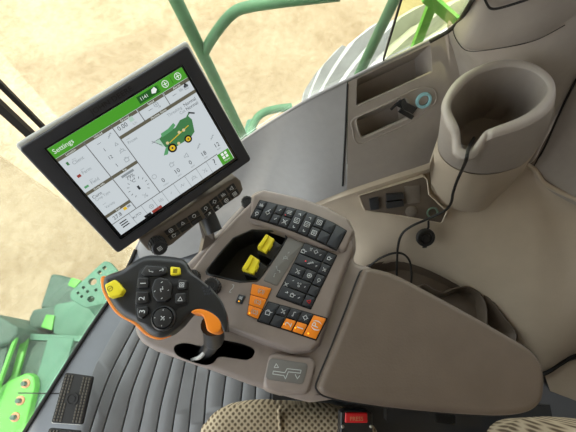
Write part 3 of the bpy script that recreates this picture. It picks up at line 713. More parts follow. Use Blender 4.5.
# recessed button cluster base
b = MB(); b.slab(HL, rounded(HL.pxs([(139, 270), (146, 265), (169, 266), (171, 277), (189, 281), (189, 305), (176, 309), (176, 318), (168, 327), (155, 327), (137, 321), (135, 305), (136, 290)]), .006), -.004, .0004, .0003, seg=2); b.build('button_well', M['keybase'], cl)
lbtn([(141.5, 274), (147, 266), (167, 267.5), (168.5, 274), (158, 276.5), (146, 276.5)], 'black', icons=[('note', 152, 271.5, .010, 90), ('arrow', 162.5, 271, .012, 0)])
lbtn([(171, 267), (180.5, 268), (181, 275), (171, 276)], 'yellow', ink='yink', icons=[('boxed', 176, 271.5, .008, 0)], label='small square yellow button')
lbtn([(138.5, 278), (149, 278), (149.5, 288), (138, 289)], 'black', texts=[('1', 144.5, 284, .010, 90)])
lbtn([(136.5, 292), (149, 292), (149.5, 303), (136, 305)], 'black', texts=[('2', 143, 299, .010, 90)])
lbtn([(137.5, 308), (148, 306.5), (149.5, 313), (143, 319.5), (138.5, 317)], 'black', texts=[('3', 143.5, 312, .010, 90)])
lbtn([(156, 280), (161, 278), (169, 280), (173, 286), (172, 298), (167, 302), (158, 302), (154, 297), (152.5, 289)], 'black', h=.005, name='rocker', icons=[('zig', 163, 290, .012, 60), ('dash', 163, 283, .006, 0), ('dash', 163, 299, .006, 0), ('dash', 156, 292, .005, 0), ('dash', 169.5, 291, .005, 0)])
lbtn([(179, 280), (188, 281), (187.5, 290), (178, 289.5)], 'black', icons=[('boxed', 182.5, 285.5, .010, 0)])
lbtn([(176, 294), (186, 293), (187, 303), (176, 304)], 'black', icons=[('tri', 181, 299.5, .012, 0)])
a, q = HL.px(164, 318.5)
b = MB(); b.lathe(HL, a, q, [(.0145, -.002), (.0145, .003), (.0128, .005), (.0118, .003), (.0112, .0055), (.006, .0065), (.001, .0065)], n=36)
for L in ICON['belt']: b.strip(HL, [(a + (u - .5) * .010, q + (.5 - v) * .010) for u, v in L], .0008, .0070, 1)
for k in range(4): b.strip(HL, [(a + .0085 * math.cos(k * 1.57), q + .0085 * math.sin(k * 1.57)), (a + .0095 * math.cos(k * 1.57), q + .0095 * math.sin(k * 1.57))], .0008, .0070, 1)
b.build('round_button', [M['black'], M['white']], cl)
lbtn([(107, 286), (117.5, 280.5), (126.5, 291), (123, 296.5), (111.5, 299)], 'yellow', h=.009, bev=.0018, ink='yink', icons=[('ring', 113, 290, .014, 0), ('dash', 113, 290, .014, 0)], label='large yellow shield-shaped button', r=.003, h0=-.012)
# ------------------------------------------------------------------ touchscreen monitor
def solve_pose(c, f=FPX):
    src = [(0, 0), (1, 0), (1, 1), (0, 1)]; A = []
    for (u, v), (x, y) in zip(src, c):
        x = (x - 288) / f; y = (y - 216) / f
        A.append([u, v, 1, 0, 0, 0, -u * x, -v * x, -x]); A.append([0, 0, 0, u, v, 1, -u * y, -v * y, -y])
    H = np.linalg.svd(np.array(A))[2][-1].reshape(3, 3)
    if H[2, 2] < 0: H = -H
    n = np.linalg.norm(H[:, 0]); return H[:, 0] / n, H[:, 1] / n, H[:, 2] / n
SCR = [(47, 149), (181.5, 67), (234, 158), (121, 235)]
h1, h2, t0 = solve_pose(SCR); SW = .195
c2w = lambda q: cam2w(q[0], -q[1], -q[2])
FS = Frame(CAM + c2w(t0 * SW), c2w(h1), -c2w(h2))         # origin at the screen's upper left corner
SH = SW * float(np.linalg.norm(h2))
tm = thing('touchscreen_monitor', 'large tilted display screen in charcoal frame showing a green harvester', 'monitor', FS.w(SW / 2, -SH, -.03))
def quadpx(fr, pts, r, n=5): return rounded(fr.pxs(pts), r, n)
sh_ = quadpx(FS.up(-.004), [(14, 145), (187, 40), (251, 158), (116.5, 253)], .006)
b = MB(); b.slab(FS.up(-.004), sh_, -.030, .002, .005, taper=-.012); b.build('back_shell', M['shell'], tm)
bo = quadpx(FS, [(18.5, 148.5), (187, 45), (251, 159.5), (117.5, 253)], .006)
b = MB(); b.slab(FS, bo, -.006, .0035, .003)
bez = b.build('bezel', M['bezel'], tm, recalc=True)
win = FS.pxs([(43.5, 148), (182, 63.5), (238.5, 159.5), (120.5, 240)])
cut(bez, MB().slab(FS, rounded(win, .002, 2), -.003, .02))
b = MB(); b.slab(FS, rounded(win, .002, 2), -.0035, -.0005); b.build('screen_surround', M['gloss'], tm)
a0, q0 = FS.px(88.5, 113.5); a1, q1 = FS.px(134, 85.5); am, qm = FS.px(111.5, 100)
b = MB(); b.text(FS, 'JOHN DEERE', am, qm, .0092, math.atan2(q1 - q0, a1 - a0), .0038, sx=1.12 * 1.0); b.build('embossed_lettering', M['emboss'], bez)
U = lambda u, v: (u * SW, -v * SH)
MK = list(S_.keys()); MI = {k: i for i, k in enumerate(MK)}; ML = [S_[k] for k in MK]
scr = MB()
def rect(b, u0, v0, u1, v1, m, h=.0003): b.poly(FS, [U(u0, v0), U(u1, v0), U(u1, v1), U(u0, v1)], h, MI[m])
def txt(b, s, u, v, sz, m='text', h=.0009, sx=1.0): b.text(FS, s, u * SW, -v * SH, sz * SH, 0, h, MI[m], sx)
def ln(b, pts, m='line', wd=.0008, h=.0007): b.strip(FS, [U(*p) for p in pts], wd, h, MI[m])
rect(scr, 0, 0, 1, 1, 'bg', .0002); screen = scr.build('screen', ML, tm, smooth=0)
b = MB(); rect(b, 0, 0, 1, .10, 'green', .0005); rect(b, .635, .018, .79, .084, 'dgreen', .0006)
txt(b, 'Settings', .085, .048, .060, 'wht'); txt(b, '1141', .68, .052, .042, 'wht'); b.poly(FS, [U(.735, .06), U(.745, .03), U(.77, .02), U(.78, .05), U(.76, .07)], .0009, MI['wht'])
for u in (.845, .945):
    b.strip(FS, [U(x, y) for x, y in [(u + .022 * math.cos(k * .628), .048 + .03 * math.sin(k * .628)) for k in range(11)]], .0009, .0009, MI['wht']); ln(b, [(u - .012, .048), (u + .012, .048)], 'wht', .001, .0009); ln(b, [(u, .03), (u, .066)], 'wht', .001, .0009)
    ln(b, [(u - .05, .02), (u - .05, .08)], 'dgreen', .0006, .0008)
b.build('header_bar', ML, screen, smooth=0)
b = MB()
for (u0, v, u1, t) in ((0, .103, .195, 'Location'), (.2, .103, .395, 'Unload'), (.4, .103, .59, 'Ground'), (.6, .103, .795, 'Speed'), (.805, .103, 1, 'Alarms'), (.4, .222, 1, 'Machine Status'), (0, .478, .195, 'Crop Info'), (.2, .478, .395, 'Fan'), (0, .752, .195, 'Fuel')):
    rect(b, u0, v, u1, v + .030, 'olive', .0005); txt(b, t, (u0 + u1) / 2, v + .015, .027, 'wht')
for p in ([(.197, .10), (.197, .86)], [(.3975, .10), (.3975, .86)], [(.5965, .10), (.5965, .222)], [(.80, .10), (.80, .222)], [(0, .862), (.9, .862)]): ln(b, p, 'line', .0011)
for u in (.135, .235, .325, .41, .51, .61, .71, .80): ln(b, [(u, .865), (u, .995)], 'soft', .0006)
rect(b, .895, .872, .995, .998, 'green', .0006)
for du in (-.014, .014):
    for dv in (-.018, .018): rect(b, .947 + du - .010, .915 + dv - .014, .947 + du + .010, .915 + dv + .014, 'wht', .0008)
txt(b, 'Menu', .947, .968, .028, 'wht')
rect(b, .205, .972, .26, 1.0, 'blk', .0007); rect(b, .27, .972, .35, 1.0, 'redb', .0007)
b.build('screen_tiles', ML, screen, smooth=0)
b = MB()
for t, u, v, s, m in (('---', .085, .175, .04, 'soft'), ('Client', .10, .207, .045, 'soft'), ('---', .085, .285, .04, 'soft'), ('Farm', .10, .318, .045, 'soft'), ('---', .085, .40, .04, 'soft'), ('Field', .10, .431, .045, 'soft'),
                      ('---', .27, .178, .04, 'text'), ('1', .273, .252, .045, 'text'), ('12', .273, .332, .045, 'text'), ('1', .275, .421, .045, 'text'), ('0.00', .455, .165, .058, 'text'), ('---', .67, .165, .045, 'text'), ('---', .86, .165, .045, 'text'),
                      ('Corn', .05, .551, .045, 'text'), ('Crop Type', .075, .585, .035, 'soft'), ('---', .05, .65, .04, 'soft'), ('Variety', .075, .69, .035, 'soft'), ('27.8', .065, .821, .055, 'text'), ('79%', .299, .575, .050, 'text'), ('C', .30, .625, .045, 'text'),
                      ('---', .435, .275, .04, 'soft'), ('Preset', .455, .31, .038, 'soft'), ('Threshing', .80, .293, .040, 'soft'), ('Cut', .845, .334, .040, 'soft'), ('Normal', .925, .293, .044, 'text'), ('Normal', .925, .334, .044, 'text'),
                      ('0', .467, .779, .062, 'text'), ('10', .585, .779, .062, 'text'), ('0', .70, .782, .062, 'text'), ('18', .816, .782, .062, 'text'), ('12', .934, .782, .062, 'text'), ('?', .853, .92, .10, 'text'),
                      ('rotor', .467, .825, .028, 'soft'), ('mm', .585, .825, .028, 'soft'), ('rpm', .70, .825, .028, 'soft'), ('mm', .816, .825, .028, 'soft'), ('mm', .934, .825, .028, 'soft'), ('AUTO', .17, .925, .036, 'text')):
    txt(b, t, u, v, s, m, sx=.95)
for k in range(3): ln(b, [(.045, .895 + k * .025), (.095, .895 + k * .025)], 'blk', .0016, .0009)
for k in range(12):
    a = R(140 + k * 260 / 11); ln(b, [(.30 + .062 * math.cos(a), .70 + .085 * math.sin(a)), (.30 + .075 * math.cos(a), .70 + .103 * math.sin(a))], 'text', .0007, .0009)
rect(b, .25, .525, .345, .548, 'soft', .0007); rect(b, .292, .685, .308, .725, 'text', .0008)
rect(b, .125, .785, .15, .815, 'yel', .0008); rect(b, .155, .79, .18, .81, 'soft', .0007); rect(b, .515, .128, .545, .17, 'pale', .0008); txt(b, 'L/h', .535, .195, .03, 'soft')
rect(b, .03, .17, .045, .20, 'mach', .0008); rect(b, .03, .31, .055, .335, 'redb', .0008); rect(b, .02, .425, .05, .445, 'mach2', .0008)
def ico(nm, u, v, s, m='soft'):
    for L in ICON[nm]: b.strip(FS, [(u * SW + (x - .5) * s, -v * SH + (.5 - y) * s) for x, y in L], .0006, .0009, MI[m])
for nm, u, v, s in (('auger', .355, .17, .012), ('tri', .355, .26, .010), ('head', .36, .335, .013), ('unit', .355, .425, .013), ('fan', .72, .155, .011), ('arrow', .73, .19, .009), ('belt', .30, .80, .013), ('ring', .43, .70, .014), ('unit', .585, .695, .013), ('horn', .70, .70, .013), ('auger', .816, .69, .013), ('auger', .934, .69, .013),
                    ('fan', .29, .93, .011), ('bars', .37, .93, .012), ('dash', .46, .93, .012), ('zig', .56, .93, .014), ('head', .66, .93, .014), ('belt', .755, .93, .013), ('boxed', .955, .165, .010), ('bars', .915, .16, .009)):
    ico(nm, u, v, s)
b.poly(FS, [U(.945, .15), U(.96, .125), U(.975, .15), U(.975, .165), U(.945, .165)], .0009, MI['blk'])
b.build('screen_text', ML, screen, smooth=0)
# little drawing of a harvester
b = MB()
def hpoly(pts, m, h=.0008): b.poly(FS, [U(*p) for p in pts], h, MI[m])
hpoly([(.612, .525), (.608, .43), (.636, .415), (.745, .42), (.80, .385), (.865, .395), (.875, .44), (.845, .55), (.80, .575), (.66, .575)], 'mach')
hpoly([(.628, .43), (.638, .395), (.70, .392), (.75, .372), (.755, .40), (.72, .425)], 'mach2', .0009)
hpoly([(.61, .53), (.64, .535), (.598, .592), (.570, .580)], 'mach2', .0009)
hpoly([(.575, .425), (.605, .42), (.612, .51), (.595, .505)], 'pale', .00085)
ln(b, [(.655, .508), (.83, .468)], 'yel', .0011, .0010); ln(b, [(.558, .41), (.60, .49)], 'text', .0006, .0010); ln(b, [(.55, .425), (.615, .425)], 'text', .0005, .0010)
ln(b, [(.84, .405), (.885, .37)], 'mach', .0018, .0010); ln(b, [(.88, .37), (.912, .40)], 'blk', .0020, .0011)
for u, v, r in ((.650, .564, .0064), (.779, .574, .0055)):
    for rr, m, h in ((r, 'blk', .0011), (r * .62, 'yel', .0012), (r * .22, 'text', .0013)):
        b.poly(FS, [(u * SW + rr * math.cos(k * .39), -v * SH + rr * math.sin(k * .39)) for k in range(16)], h, MI[m])
for u, v in ((.64, .50), (.705, .56), (.75, .475), (.785, .48)): b.poly(FS, [(u * SW + .0022 * math.cos(k * .785), -v * SH + .0022 * math.sin(k * .785)) for k in range(8)], .00105, MI['cream'])
b.build('harvester_drawing', ML, screen, smooth=0)
# ------------------------------------------------------------------ button bar under the monitor
FB = FS.up(-.004)
bb = thing('button_bar', 'long taupe bar of small black keys with a round dial, under the display', 'keypad', FB.w(*FB.px(195, 225), -.03))
bar_px = [(138.5, 240), (236, 177), (241, 181), (243.5, 190), (240, 195.5), (200, 222), (172, 245), (158, 252), (148, 251)]
b = MB(); b.slab(FB, rounded(FB.pxs(bar_px), .005, 4), -.022, 0, .003); b.build('bar_body', M['console_dk'], bb)
BA = Band(FB, [(163, 231.5), (198, 209.5)], [(170, 240.5), (203.5, 219.5)]); BB_ = Band(FB, [(199.5, 208.5), (233.5, 182)], [(206.5, 219.5), (240, 193)])
for bd, icons in ((BA, (('fan', 'tri', 'ring'), ('unit', None, None))), (BB_, (('wiper', 'gear', 'bars', 'horn'), ('arrow', 'dots', 'fan', 'boxed')))):
    n = len(icons[0])
    for r_ in range(2):
        for i in range(n):
            ic = icons[r_][i]
            key(bb, bd, i / n, (i + 1) / n, r_ * .5, r_ * .5 + .5, m='black', icons=[(ic, .5, .5, .0095)] if ic else [], gap=.0008, h0=-.002, h1=.0018)
a, q = FB.px(157, 243.5)
b = MB(); b.lathe(FB, a, q, [(.0135, -.002), (.0135, .004), (.0125, .005), (.0125, .015)], n=72, teeth=18, depth=.0009)
b.lathe(FB, a, q, [(.0115, .012), (.0115, .0165), (.0095, .018), (.001, .018)], n=36)
for L in ICON['boxed']: b.strip(FB, [(a + (x - .5) * .011, q + (.5 - y) * .011) for x, y in L], .0009, .0183, 1)
b.build('dial', [M['black'], M['white']], bb)
b = MB(); p0 = FB.w(*FB.px(206, 219), -.012); p1 = at(203, 262, .63)
b.bar(p0, at(209, 238, .655), .017, .010, up=(0, 1, 0)); b.bar(at(209, 235, .655), p1, .017, .02, up=(0, 1, 0)); b.build('mounting_arm', M['console_dk'], bb)
b = MB(); b.tube([FS.w(SW * .62, -SH * .75, -.03), FS.w(SW * .66, -SH * 1.02, -.045), at(214, 232, .675)], .014, n=14); b.build('support_arm', M['black'], tm)

# ------------------------------------------------------------------ things on the side wall
# big oval bucket
RIM = [(443, 101), (456, 80), (479, 66), (505, 59.6), (531, 63), (551, 77), (556, 94), (549, 112), (526, 127), (494, 138), (487, 141), (482, 147), (478, 155.5), (472, 159), (464, 159), (457, 155.5), (453, 150), (452, 135), (444, 118)]
INN = [(456, 95), (476.5, 75.5), (505, 67), (530, 70.5), (545, 82), (546, 95), (526, 114), (492, 128), (484, 132), (479, 139), (473, 148.5), (463, 148.5), (461, 140), (460, 132), (457.5, 124), (451, 109)]
CX, CY = 497, 104
def polar(loop, n=280):
    pts = [(math.atan2(y - CY, x - CX), x, y) for x, y in loop]; pts.sort()
    pts = [(pts[-1][0] - 2 * math.pi, *pts[-1][1:])] + pts + [(pts[0][0] + 2 * math.pi, *pts[0][1:])]; out = []
    for k in range(n):
        a = -math.pi + 2 * math.pi * k / n
        for (a0, x0, y0), (a1, x1, y1) in zip(pts, pts[1:]):
            if a0 <= a <= a1:
                ux, uy = math.cos(a), math.sin(a); dx, dy = x1 - x0, y1 - y0; den = ux * dy - uy * dx
                if abs(den) < 1e-6: t, x, y = 0, x0, y0
                else:
                    s_ = ((x0 - CX) * dy - (y0 - CY) * dx) / den; x, y = CX + ux * s_, CY + uy * s_
                out.append((x, y)); break
    return out
def sst(t): t = max(0, min(1, t)); return t * t * (3 - 2 * t)
def rimz(x, y): return .665 - .012 * sst((y - 128) / 20) * sst((493 - x) / 12) + .0002 * (x - 497)
def smoothl(L, k=1):
    for _ in range(k): L = [(L[i - 1] * .25 + L[i] * .5 + L[(i + 1) % len(L)] * .25) for i in range(len(L))]
    return L
ro = smoothl([at(x, y, rimz(x, y)) for x, y in polar([(p.x, p.y) for p in catmull([(a, b_, 0) for a, b_ in RIM], 4)])], 1)
ri = smoothl([at(x, y, rimz(x, y)) for x, y in polar([(p.x, p.y) for p in catmull([(a, b_, 0) for a, b_ in INN], 4)])], 1)
cu = thing('cup_holder', 'deep oval taupe bucket holder with a notch in its rim', 'holder', at(475, 205, .28))
dz = Vector((0, 0, .005))
r1 = [a.lerp(q, .18) + dz * .8 for a, q in zip(ro, ri)]; r2 = [a.lerp(q, .5) + dz * 1.2 for a, q in zip(ro, ri)]; r3 = [a.lerp(q, .84) + dz * .7 for a, q in zip(ro, ri)]
MIDL = [(438, 148), (445, 160.5), (459, 169.5), (480, 174), (505, 171), (527, 161), (550, 128), (553, 105), (530, 85), (490, 85), (455, 105), (440, 130)]
BOTL = [(431, 178), (434, 195), (449, 207), (475, 212), (490, 206), (508, 188), (527, 166), (535, 140), (520, 120), (480, 120), (445, 140), (431, 158)]
CX, CY = 490, 135
md = smoothl([at(x, y, .475) for x, y in polar([(p.x, p.y) for p in catmull([(a, b_, 0) for a, b_ in MIDL], 4)])], 2)
CY = 160; CX = 480
bt = smoothl([at(x, y, .29 + .15 * sst((202 - y) / 42)) for x, y in polar([(p.x, p.y) for p in catmull([(a, b_, 0) for a, b_ in BOTL], 4)])], 2)
INP = [(456, 95), (476.5, 75.5), (505, 67), (530, 70.5), (545, 82), (546, 95), (526, 114), (492, 128), (478, 132), (464, 129), (455, 120), (451, 109)]
CX, CY = 497, 104
rp = smoothl([at(x, y, .665) for x, y in polar([(p.x, p.y) for p in catmull([(a, b_, 0) for a, b_ in INP], 4)])], 3)
cen = sum(rp, Vector()) / len(rp); cb_ = cen + Vector((-.01, -.015, 0))
def inner(z, k, drop=0):
    cm = sum(md, Vector()) / len(md); t = .62 * max(0, (.665 - z) / .19); cc = cen.lerp(cm, t)
    return [Vector((cc.x + (p.x - cen.x) * k, cc.y + (p.y - cen.y) * k, z)) for p in rp]
nn = len(ri)
shell_top = [p + Vector((0, 0, -.006)) for p in ro]
OUTP = [(443, 101), (456, 80), (479, 66), (505, 59.6), (531, 63), (551, 77), (556, 94), (549, 112), (526, 127), (500, 137), (475, 141), (456, 136), (445, 122)]
CX, CY = 497, 104
un = smoothl([at(x, y, .665) for x, y in polar([(p.x, p.y) for p in catmull([(a, b_, 0) for a, b_ in OUTP], 4)])], 3)
half = [a.lerp(q, .5) for a, q in zip(un, md)]; near_rim = [a.lerp(c, .55).lerp(q, .16) for a, c, q in zip(ro, un, md)]
b = MB(); b.rings([md, [a.lerp(q, .2) for a, q in zip(md, un)], half, near_rim, shell_top], 0, cap1=False); b.build('outer_shell', M['panel_w'], cu)
b = MB(); b.rings([ro, r1, r2, r3, ri], 0, cap1=False); b.rings([shell_top, ro], 0, cap1=False); b.build('rim', M['panel_w'], cu, smooth=80)
# inner liner: blends the notch loop into plain ovals
plain = inner(0.635, .94); l0 = ri
pl2 = inner(.60, .90)
L = [l0, [Vector((*a.lerp(q, .25).to_2d(), a.z - .02)) for a, q in zip(l0, plain)], [Vector((*a.lerp(q, .6).to_2d(), .600)) for a, q in zip(l0, pl2)], inner(.565, .84), inner(.53, .78), inner(.505, .72), inner(.49, .64), inner(.487, .3)]
b = MB(); b.rings(L, 0); b.build('liner', M['panel_w'], cu, smooth=60)
b = MB(); b.rings([[p + Vector((0, 0, -.002)) for p in bt], [a.lerp(q, .5) for a, q in zip(bt, md)], [p.lerp(q, .02) for p, q in zip(md, bt)]], 0, cap0=True, cap1=False); b.build('lower_shell', M['tan'], cu, smooth=60)

# charging socket and its open cap
po = thing('power_outlet', 'round turquoise-rimmed power socket with open black cap', 'socket', PA.w(*PA.px(423, 100), 0))
a, q = PA.px(423.3, 100.2)
b = MB(); b.lathe(PA, a, q, [(.0185, -.004), (.0185, .003), (.0170, .0052), (.0125, .0052), (.0118, .003), (.0116, -.028), (.001, -.028)], n=40); b.build('ring', M['teal'], po)
b = MB(); b.lathe(PA, a, q, [(.0122, -.016), (.0122, .001), (.0112, .001), (.0108, -.011), (.003, -.011), (.003, -.003), (.001, -.003)], n=32); b.build('socket', M['black'], po)
b = MB(); A_ = PA.w(*PA.px(414, 110), .004); B_ = PA.w(*PA.px(396, 100), .014); C_ = PA.w(*PA.px(389, 107.5), .012)
b.bar(A_, B_, .016, .004, up=PA.n); b.bar(PA.w(*PA.px(412, 117), .003), PA.w(*PA.px(398, 108), .012), .010, .004, up=PA.n); b.bar(B_, C_, .005, .003, up=PA.n); b.bar(PA.w(*PA.px(400, 98), .013), PA.w(*PA.px(403, 104), .016), .012, .008, up=PA.n)
b.build('cap', M['charcoal'], po)

# outlet panel in the fairing
Q0, Q1, Q2 = at(359, 195.5, .29), at(426, 178, .325), at(441, 221, .25)
Q0, Q1, Q2 = (q + (CAM - q).normalized() * .022 for q in (Q0, Q1, Q2))
PO = Frame(Q0, Q1 - Q0, Q0 - Q2)
if PO.n.dot(CAM - Q0) < 0: PO = Frame(Q0, Q1 - Q0, Q2 - Q0)
op = thing('outlet_panel', 'dark brown outlet plate with sockets in the tan side wall', 'outlet panel', PO.w(*PO.px(400, 203), 0))
opoly = rounded(PO.pxs([(359, 195.5), (423, 176.5), (426.5, 179.5), (428, 194), (446, 211), (441, 222.5), (400, 215), (365, 210)]), .005, 4)
b = MB(); b.rings([[PO.w(x, y, -.02) for x, y in offset(opoly, -.004)], [PO.w(x, y, .003) for x, y in offset(opoly, -.003)], [PO.w(x, y, .005) for x, y in offset(opoly, -.0015)], [PO.w(x, y, .004) for x, y in opoly], [PO.w(x, y, .001) for x, y in offset(opoly, .002)]], 0, cap1=False); b.build('surround', M['tan'], op, recalc=True)
b = MB(); b.slab(PO, opoly, -.02, .003, .0005, seg=2); b.build('face_plate', M['brown'], op)
def opart(name, px, h, m, r=.0015, h0=.001, label=None):
    b = MB(); b.slab(PO, rounded(PO.pxs(px), r, 3), h0, h, .001, seg=2); return b.build(name, M[m], op)
opart('switch', [(368.5, 198), (378, 196), (378.5, 208), (370, 209)], .010, 'black')
for dy in (0, 7.5):
    opart('plug', [(385.5, 193 + dy), (402, 191.5 + dy), (403, 197 + dy), (386, 199.5 + dy)], .014, 'black')
opart('blank_cover', [(404, 186), (419.5, 184.5), (420, 202), (406, 203.5)], .005, 'console_dk')
a, q = PO.px(411, 211); b = MB(); b.lathe(PO, a, q, [(.015, .001), (.015, .0045), (.0135, .0055), (.001, .0055)]); b.build('blank_cover', M['console_dk'], op)
a, q = PO.px(432, 212); b = MB(); b.lathe(PO, a, q, [(.0150, .001), (.0150, .006), (.0120, .007), (.0105, .004), (.0105, -.004), (.001, -.004)]); b.build('socket', M['tealdk'], op)
b = MB()
for dx in (-.004, .004): b.lathe(PO, a + dx, q, [(.0022, -.004), (.0022, .001), (.0004, .001)], n=10)
b.build('socket_pins', M['rubber'], op)
cpos = at(425.5, 237.5, .235); FC = Frame(cpos, (1, 0, 0), (0, .8, .6)); b = MB()
b.lathe(FC, 0, 0, [(.0245, -.004), (.0245, .004), (.022, .007), (.017, .007), (.016, .003), (.011, .003), (.010, .007), (.001, .007)], n=32)
b.box(FC.w(0, -.0245, 0), .010, .008, .008); b.tube([FC.w(0, .019, 0), FC.w(.004, .03, .004), PO.w(*PO.px(428, 220), .004)], .0028, n=8); b.build('socket_cap', M['rubber'], op)

# cable
b = MB(); b.tube(catmull([at(474, 138, .56), at(468.5, 149, .658), at(466, 160.5, .658), at(461.5, 171, .54), at(457, 181, .50), at(453, 193, .45), at(451, 203, .395), at(445, 210.5, .34), at(430, 218, .30), at(412, 226, .28), at(402, 234, .255), at(398, 246, .215), at(397, 262, .16), at(396.5, 280, .11)], 6, closed=False), .0032, n=8)
tag(b.build('charging_cable', M['rubber']), 'thin black cable hanging from the bucket notch down behind the armrest', 'cable')
b = MB(); b.tube(catmull([at(368, 268, .13), at(378, 259.5, .16), at(392, 253.5, .18), at(403, 254, .175), at(409.5, 261, .155), at(411.5, 272, .13), at(411, 285, .10)], 6, closed=False), .0030, n=8)
tag(b.build('looped_cable', M['rubber']), 'short black cable arched behind the armrest above the dark tray', 'cable')
# dark storage tray behind the armrest
st = thing('storage_tray', 'dark brown moulded storage tray with round hollow behind the armrest', 'tray', at(450, 300, .02))
HTR = horiz(.10)
to = smooth2(HTR.pxs([(366, 270), (378, 262), (394, 257), (414, 257.5), (444, 268), (468, 281), (489, 298), (505, 318), (516, 336), (505, 356), (470, 350), (430, 330), (395, 310)]), 4)
b = MB(); b.rings([[HTR.w(x, y, -.10) for x, y in to], [HTR.w(x, y, .004) for x, y in to], [HTR.w(x, y, .007) for x, y in offset(to, .003)], [HTR.w(x, y, .004) for x, y in offset(to, .006)], [HTR.w(x, y, -.02) for x, y in offset(to, .012)], [HTR.w(x, y, -.045) for x, y in offset(to, .03)]]); b.build('tray_body', M['brown'], st, smooth=50)
b = MB(); c = smooth2(HTR.pxs([(416, 289), (424, 284), (434, 289.5), (444, 292), (454, 288), (466, 286.5), (477, 291), (484, 300), (487, 314), (484, 330), (460, 335), (430, 320), (412, 303)]), 4)
b.rings([[HTR.w(x, y, -.045) for x, y in offset(c, -.004)], [HTR.w(x, y, .004) for x, y in c], [HTR.w(x, y, .007) for x, y in offset(c, .003)], [HTR.w(x, y, .003) for x, y in offset(c, .006)], [HTR.w(x, y, -.06) for x, y in offset(c, .012)]]); b.build('hollow', M['brown'], st, smooth=50)

# ------------------------------------------------------------------ floor mat and pedals
GR = [[(123, 316), (103, 351), (93, 371), (82, 408), (74, 436)], [(136, 325), (113, 369), (100, 402), (89, 436)], [(146, 326), (121, 379), (110, 410), (102, 436)], [(156, 328), (134, 386), (127, 412), (121, 436)],
      [(167, 329), (148, 392), (143, 415), (138, 436)], [(181, 329), (163, 398), (159, 418), (156, 436)], [(192, 330), (177, 404), (174, 420), (172, 436)], [(203, 330), (192, 400), (190, 420), (188, 436)],
      [(215, 340), (207, 390), (205, 415), (203, 436)], [(230, 345), (224, 392), (222, 410), (220, 436)], [(246, 350), (242, 392), (240, 410), (239, 436)], [(258, 350), (255.5, 392), (255, 410), (254, 436)], [(274, 350), (271, 392), (270, 410), (269, 436)]]
H0 = horiz(.004)
b = MB()
lines = [[Vector((p[0], p[1], 0)) for p in [H0.px(q.x, q.y) for q in catmull([(x, y, 0) for x, y in g_], 6, closed=False)]] for g_ in GR]
all_ = [(p.x, p.y) for p in lines[0]] + [(p.x, p.y) for p in reversed(lines[-1])]
b.slab(horiz(0.0), all_, .0, .002, 0, m=1)
for A_, B_ in zip(lines, lines[1:]):
    n_ = min(len(A_), len(B_)); A_ = [A_[int(i * (len(A_) - 1) / (n_ - 1))] for i in range(n_)]; B_ = [B_[int(i * (len(B_) - 1) / (n_ - 1))] for i in range(n_)]
    P = [a_ + (q - a_).normalized() * .0018 for a_, q in zip(A_, B_)]; Q = [q + (a_ - q).normalized() * .0018 for a_, q in zip(A_, B_)]
    P2 = [a_ + (q - a_).normalized() * .0040 for a_, q in zip(A_, B_)]; Q2_ = [q + (a_ - q).normalized() * .0040 for a_, q in zip(A_, B_)]
    b.rings([[Vector((p.x, p.y, z)) for p in L_] for L_, z in ((P, .0015), (P, .0070), (P2, .0085), (Q2_, .0085), (Q, .0070), (Q, .0015))], 0, cap1=False, closed=False)
fm = b.build('floor_mat', [M['mat'], M['rubber']], recalc=False)
tag(fm, 'dark grey ribbed rubber mat on the cab floor', 'mat')
b = MB(); b.tube([at(18, 393, .0005), at(55, 393.5, .0005), at(78, 393.5, .0005)], .002, n=6); struct(b.build('trim_3', M['rubber']), 'thin seam across the grey floor under the pedals', 'seam')

def pedal(px, label):
    zz = .10; H = horiz(zz); c = sum((Vector(H.px(*p)) for p in px), Vector((0, 0))) / 4
    r = thing('brake_pedal', label, 'pedal', (c.x + .03, c.y, 0), 'brake pedals on the cab floor')
    P = [Vector(H.px(*p)) for p in px]
    b = MB(); b.slab(H, rounded([p + Vector((-.004, -.002)) for p in P], .006), -.006, 0, .001); b.build('steel_plate', M['steel'], r)
    b = MB(); b.slab(H, rounded(P, .006), 0, .009, .003)
    f = lambda u, v: P[0].lerp(P[1], u).lerp(P[3].lerp(P[2], u), v)
    for i in range(9):
        for j in range(15):
            u, v = .09 + .82 * i / 8, .06 + .88 * j / 14
            if abs(u - .5) < .13 or ((u - .5) * 1.1) ** 2 + ((v - .5) * 2.0) ** 2 < .09: continue
            q = f(u, v); b.slab(H, [(q.x - .0024, q.y - .0028), (q.x + .0024, q.y - .0028), (q.x + .0024, q.y + .0028), (q.x - .0024, q.y + .0028)], .0088, .0112, .0009, m=1, seg=1, cap0=False)
    q = f(.5, .5); Hc = H.up(.0088); b.lathe(Hc, q.x, q.y, [(.0155, 0), (.0155, .0025), (.0125, .0025), (.0118, .0008), (.0075, .0008), (.007, .002), (.001, .002)], n=28, m=0)
    b.build('rubber_pad', [M['rubber'], M['pedalrub']], r)
    b = MB(); q = f(.5, .55); fl_ = CAM + (Vector((q.x, q.y, zz)) - CAM) * (1.32 / (1.32 - zz)); b.bar((q.x, q.y, zz - .004), fl_, .03, .012, up=(0, 1, 0)); b.build('pedal_arm', M['black'], r)
    return r
pedal([(66.5, 372.5), (94.5, 376.5), (83.5, 424.5), (52.5, 422.5)], 'black studded brake pedal with a round boss, fully in view')
pedal([(50.5, 427.5), (82, 430.5), (72, 478), (38, 474)], 'second black pedal cut off at the lower edge, below the studded one')

